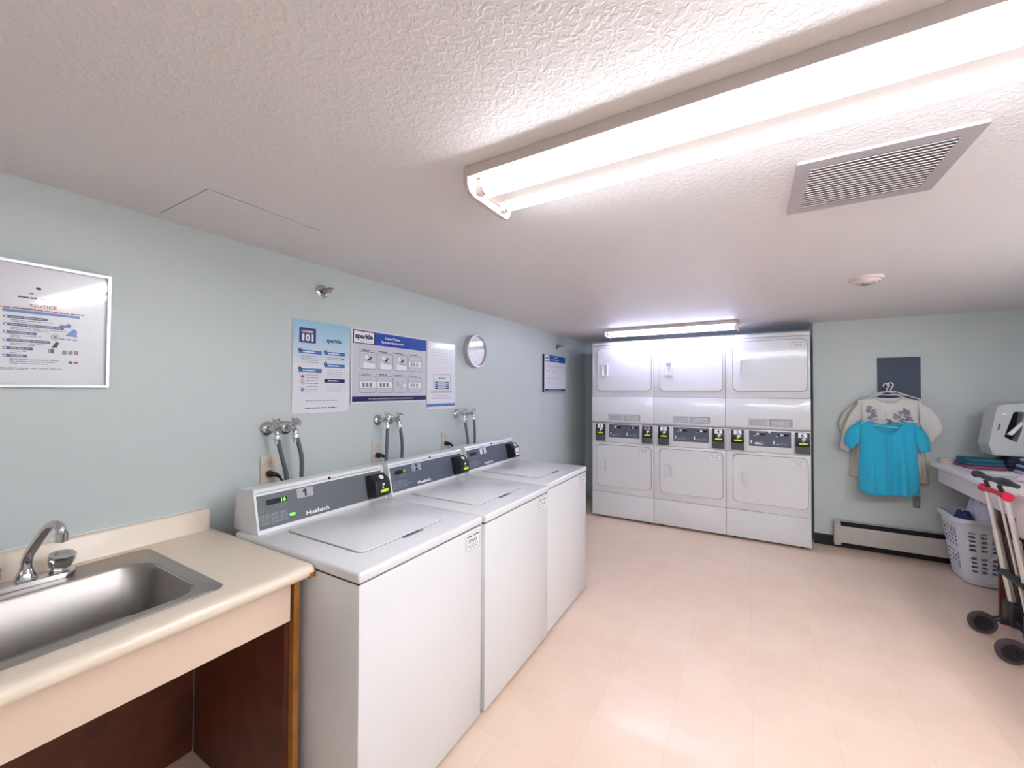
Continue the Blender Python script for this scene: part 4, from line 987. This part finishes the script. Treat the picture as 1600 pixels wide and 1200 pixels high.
# plastic appliance at the back of the counter
ay0, ay1 = 4.36, 4.54; az = rz+.100
folded('towel_stack', 'dark folded towels under the plastic appliance', 'laundry', 3.715, 4.455, rz, .33, .22, .099, M_darkc, .0, 4, 8, G)
t = thing('plastic_appliance', 'off-white plastic appliance with a dark recess at the far end of the counter', 'appliance', (3.65, 4.45, az))
M_app = mat('appliance_plastic', srgb(196, 200, 198), .4)
bm = NB()
pts = [(3.470, 1.050), (3.512, 1.320), (3.535, 1.345), (3.565, 1.352), (3.780, 1.372), (3.800, 1.340), (3.800, az+.004), (3.492, az+.004)]
inn = [(3.548, 1.112), (3.588, 1.262), (3.596, 1.290), (3.612, 1.296), (3.640, 1.296), (3.646, 1.280), (3.632, 1.150), (3.610, 1.072)]
A = [bm.verts.new((p[0], ay0, p[1])) for p in pts]; B = [bm.verts.new((p[0], ay0, p[1])) for p in inn]; C = [bm.verts.new((p[0]+.004, ay0+.09, p[1])) for p in inn]; D_ = [bm.verts.new((p[0], ay1, p[1])) for p in pts]
n = 8
for k in range(n):
    j = (k+1) % n; bm.faces.new((A[k], A[j], B[j], B[k])); bm.faces.new((B[k], B[j], C[j], C[k])); bm.faces.new((A[j], A[k], D_[k], D_[j]))
bm.faces.new(D_[::-1]); o = obj('housing', bm, M_app, t, smooth=20); bv = o.modifiers.new('bevel', 'BEVEL'); bv.width = .006; bv.segments = 3; bv.limit_method = 'ANGLE'
bm = NB(); bm.faces.new([bm.verts.new((p[0]+.004, ay0+.089, p[1])) for p in inn]); obj('recess_back', bm, M_disp, t, smooth=0)
bm = NB(); prism(bm, [(3.560, 1.130), (3.586, 1.124), (3.636, 1.200), (3.634, 1.228)], 'y', ay0-.004, ay0+.010, .002); obj('lever', bm, M_wprint, t)
bm = NB(); prism(bm, [(3.513, 1.158), (3.521, 1.158), (3.531, 1.205), (3.522, 1.206)], 'y', ay0-.0015, ay0+.006); obj('side_slot', bm, M_dgrey, t)
bm = NB(); box(bm, 3.538, 3.560, ay0-.003, ay0+.006, 1.270, 1.280, .002); obj('latch', bm, M_wprint, t)

# ================================================================== LAUNDRY BASKET
t = thing('laundry_basket', 'white plastic laundry basket with rectangular holes under the counter', 'basket', (3.43, 4.47, 0))
bcx, bcy = 3.445, 4.485; bh = .485; NU = 120
def bpt(u, z, off=0):
    """u in 0..1, even steps around a rounded rectangle"""
    k = z/bh; hx = .110+.055*k+off; hy = .150+.055*k+off; r = .075+off
    segs = [(2*(hy-r), 0), (PI*r/2, 1), (2*(hx-r), 0), (PI*r/2, 1)]*2
    L_ = sum(q_[0] for q_ in segs); d = (u % 1)*L_; i = 0
    while d > segs[i][0]+1e-9 and i < 7: d -= segs[i][0]; i += 1
    x0, y0 = [(hx, -hy+r), (hx-r, hy-r), (hx-r, hy), (-hx+r, hy-r), (-hx, hy-r), (-hx+r, -hy+r), (-hx+r, -hy), (hx-r, -hy+r)][i]
    if i % 2 == 0:
        dx, dy = [(0, 1), (-1, 0), (0, -1), (1, 0)][i//2]; x, y = x0+dx*d, y0+dy*d
    else:
        a = d/r+[0, PI/2, PI, 3*PI/2][i//2]; x, y = x0+r*math.cos(a), y0+r*math.sin(a)
    return Vector((bcx+x, bcy+y, z+.004))
bm = NB(); NV = 57
G_ = [[bm.verts.new(bpt(i/NU, .03+(bh-.03)*j/NV)) for j in range(NV+1)] for i in range(NU)]
for i in range(NU):
    for j in range(NV):
        if i % 6 in (1, 2, 3) and j % 4 in (1, 2) and 8 < j < 46 and not 24 < j < 28 and (i//6) % 5 != 4: continue
        bm.faces.new((G_[i][j], G_[(i+1) % NU][j], G_[(i+1) % NU][j+1], G_[i][j+1]))
o = obj('basket_wall', bm, M_basket, t, smooth=60); solid(o, .003, -1)
bm = NB()
bpf = [(0, .030), (-.002, .016), (-.010, .004), (-.020, .000)]
surf(bm, lambda u, v: bpt(u, .03, bpf[int(round(v*3))][0])+Vector((0, 0, bpf[int(round(v*3))][1]-.030)), NU, 3, close_u=True)
bm.faces.new([bm.verts.new(bpt(i/NU, .03, -.020)+Vector((0, 0, -.0300))) for i in range(NU)]); obj('basket_base', bm, M_basket, t, smooth=60)
bm = NB()
prof = [(-.001, -.034), (.010, -.032), (.015, -.012), (.014, .002), (.005, .008), (-.003, .004), (-.003, -.004)]
surf(bm, lambda u, v: bpt(u, bh, prof[min(6, int(round(v*6)))][0])+Vector((0, 0, prof[min(6, int(round(v*6)))][1])), NU, 6, close_u=True); obj('basket_rim', bm, M_basket, t, smooth=60)
heap('white_laundry', 'bundle of white laundry piled in the basket', 'laundry', bcx+.040, bcy+.0, bh-.085, .098, .150, .235, M_whitec, 8, 0, group='laundry in the basket', pw=3.5)
heap('blue_laundry', 'dark blue garment in the basket beside the white bundle', 'laundry', bcx-.078, bcy-.03, bh-.085, .052, .145, .105, M_navyc, 13, 0, group='laundry in the basket', pw=3.5)

# ================================================================== FOLDING CART
t = thing('folding_cart', 'folded silver luggage cart with red clip and black wheels by the counter', 'cart', (3.17, 3.35, 0), )
ya, yc_ = 3.474, 3.262
def tb(P, r, m, name, n=12, par=t, flat=1):
    bm = NB(); tube(bm, P, r, n, flat=flat); return obj(name, bm, m, par)
for y in (ya, yc_):
    tb([(3.146, y-.002, .865), (3.185, y, .62)], .0125, M_silver, 'upper_tube')
    tb([(3.183, y, .64), (3.225, y+.004, .36), (3.250, y+.006, .20)], .0165, M_silver, 'lower_tube')
tb([(3.160, 3.375, .86), (3.215, 3.375, .50), (3.255, 3.375, .22)], .007, M_silver, 'centre_tube')
# red clip
bm = NB(); P = smooth_path([(3.144, ya+.030, .872), (3.144, ya, .874), (3.146, ya-.05, .872), (3.148, (ya+yc_)/2, .872), (3.146, yc_+.05, .872), (3.144, yc_, .874), (3.144, yc_-.030, .872)], 6)
n_ = len(P); tube(bm, P, [.024-.011*math.sin(PI*min(1, max(0, (i/(n_-1)-.12)/.76)))**.6 for i in range(n_)], 14); obj('red_clip', bm, M_redp, t)
bm = NB(); P = smooth_path([(3.128, 3.540, .944), (3.128, 3.500, .950), (3.128, 3.430, .944), (3.132, 3.350, .946), (3.134, 3.280, .950), (3.132, 3.200, .955), (3.130, 3.110, .954)], 6)
n_ = len(P); tube(bm, P, [.022-.008*math.sin(PI*i/(n_-1)) if i < n_*.55 else .014+.008*math.sin(PI*min(1, (i/(n_-1)-.55)/.35)) if i < n_*.9 else .012 for i in range(n_)], 14); obj('handle_grip', bm, M_blk, t)
for y in (ya-.03, yc_+.03): tb([(3.146, y, .880), (3.132, y, .925)], .010, M_blk, 'handle_post')
# cross brackets, frame and axle
tb([(3.215, ya+.030, .400), (3.213, yc_-.030, .400)], .022, M_blk, 'cross_bracket')
bm = NB(); box(bm, 3.215, 3.280, ya-.050, ya+.045, .10, .235, .015, 3); box(bm, 3.215, 3.280, yc_-.045, yc_+.050, .10, .235, .015, 3); box(bm, 3.230, 3.265, yc_, ya, .115, .16, .008); obj('lower_bracket', bm, M_blk, t)
for y in (ya-.035, yc_+.035): tb([(3.262, y, .20), (3.235, y-.02, .42), (3.20, y-.02, .62)], .009, M_blk, 'brace')
for y in (ya+.070, yc_-.035):
    tb([(3.250, y, .12), (3.150, y-.002, .068)], .017, M_blk, 'wheel_arm', flat=.8)
    c = (3.140, y-.016, .0645)
    bm = NB(); lathe(bm, [(.042, -.015), (.057, -.015), (.062, -.010), (.064, 0), (.062, .010), (.057, .015), (.042, .015)], c, (0, 1, 0), 40); wh = obj('wheel', bm, mat('tyre_rubber', srgb(78, 66, 72), .6), t)
    bm = NB(); lathe(bm, [(0, -.018), (.014, -.018), (.018, -.012), (.038, -.013), (.043, -.0155), (.043, .0155), (.038, .013), (0, .014)], c, (0, 1, 0), 32); obj('hub', bm, M_blk, wh)
bm = NB(); prism(bm, [(3.268, .030), (3.292, .030), (3.30, .42), (3.285, .42)], 'y', yc_-.02, ya+.02, .004); obj('foot_plate', bm, M_silver, t)
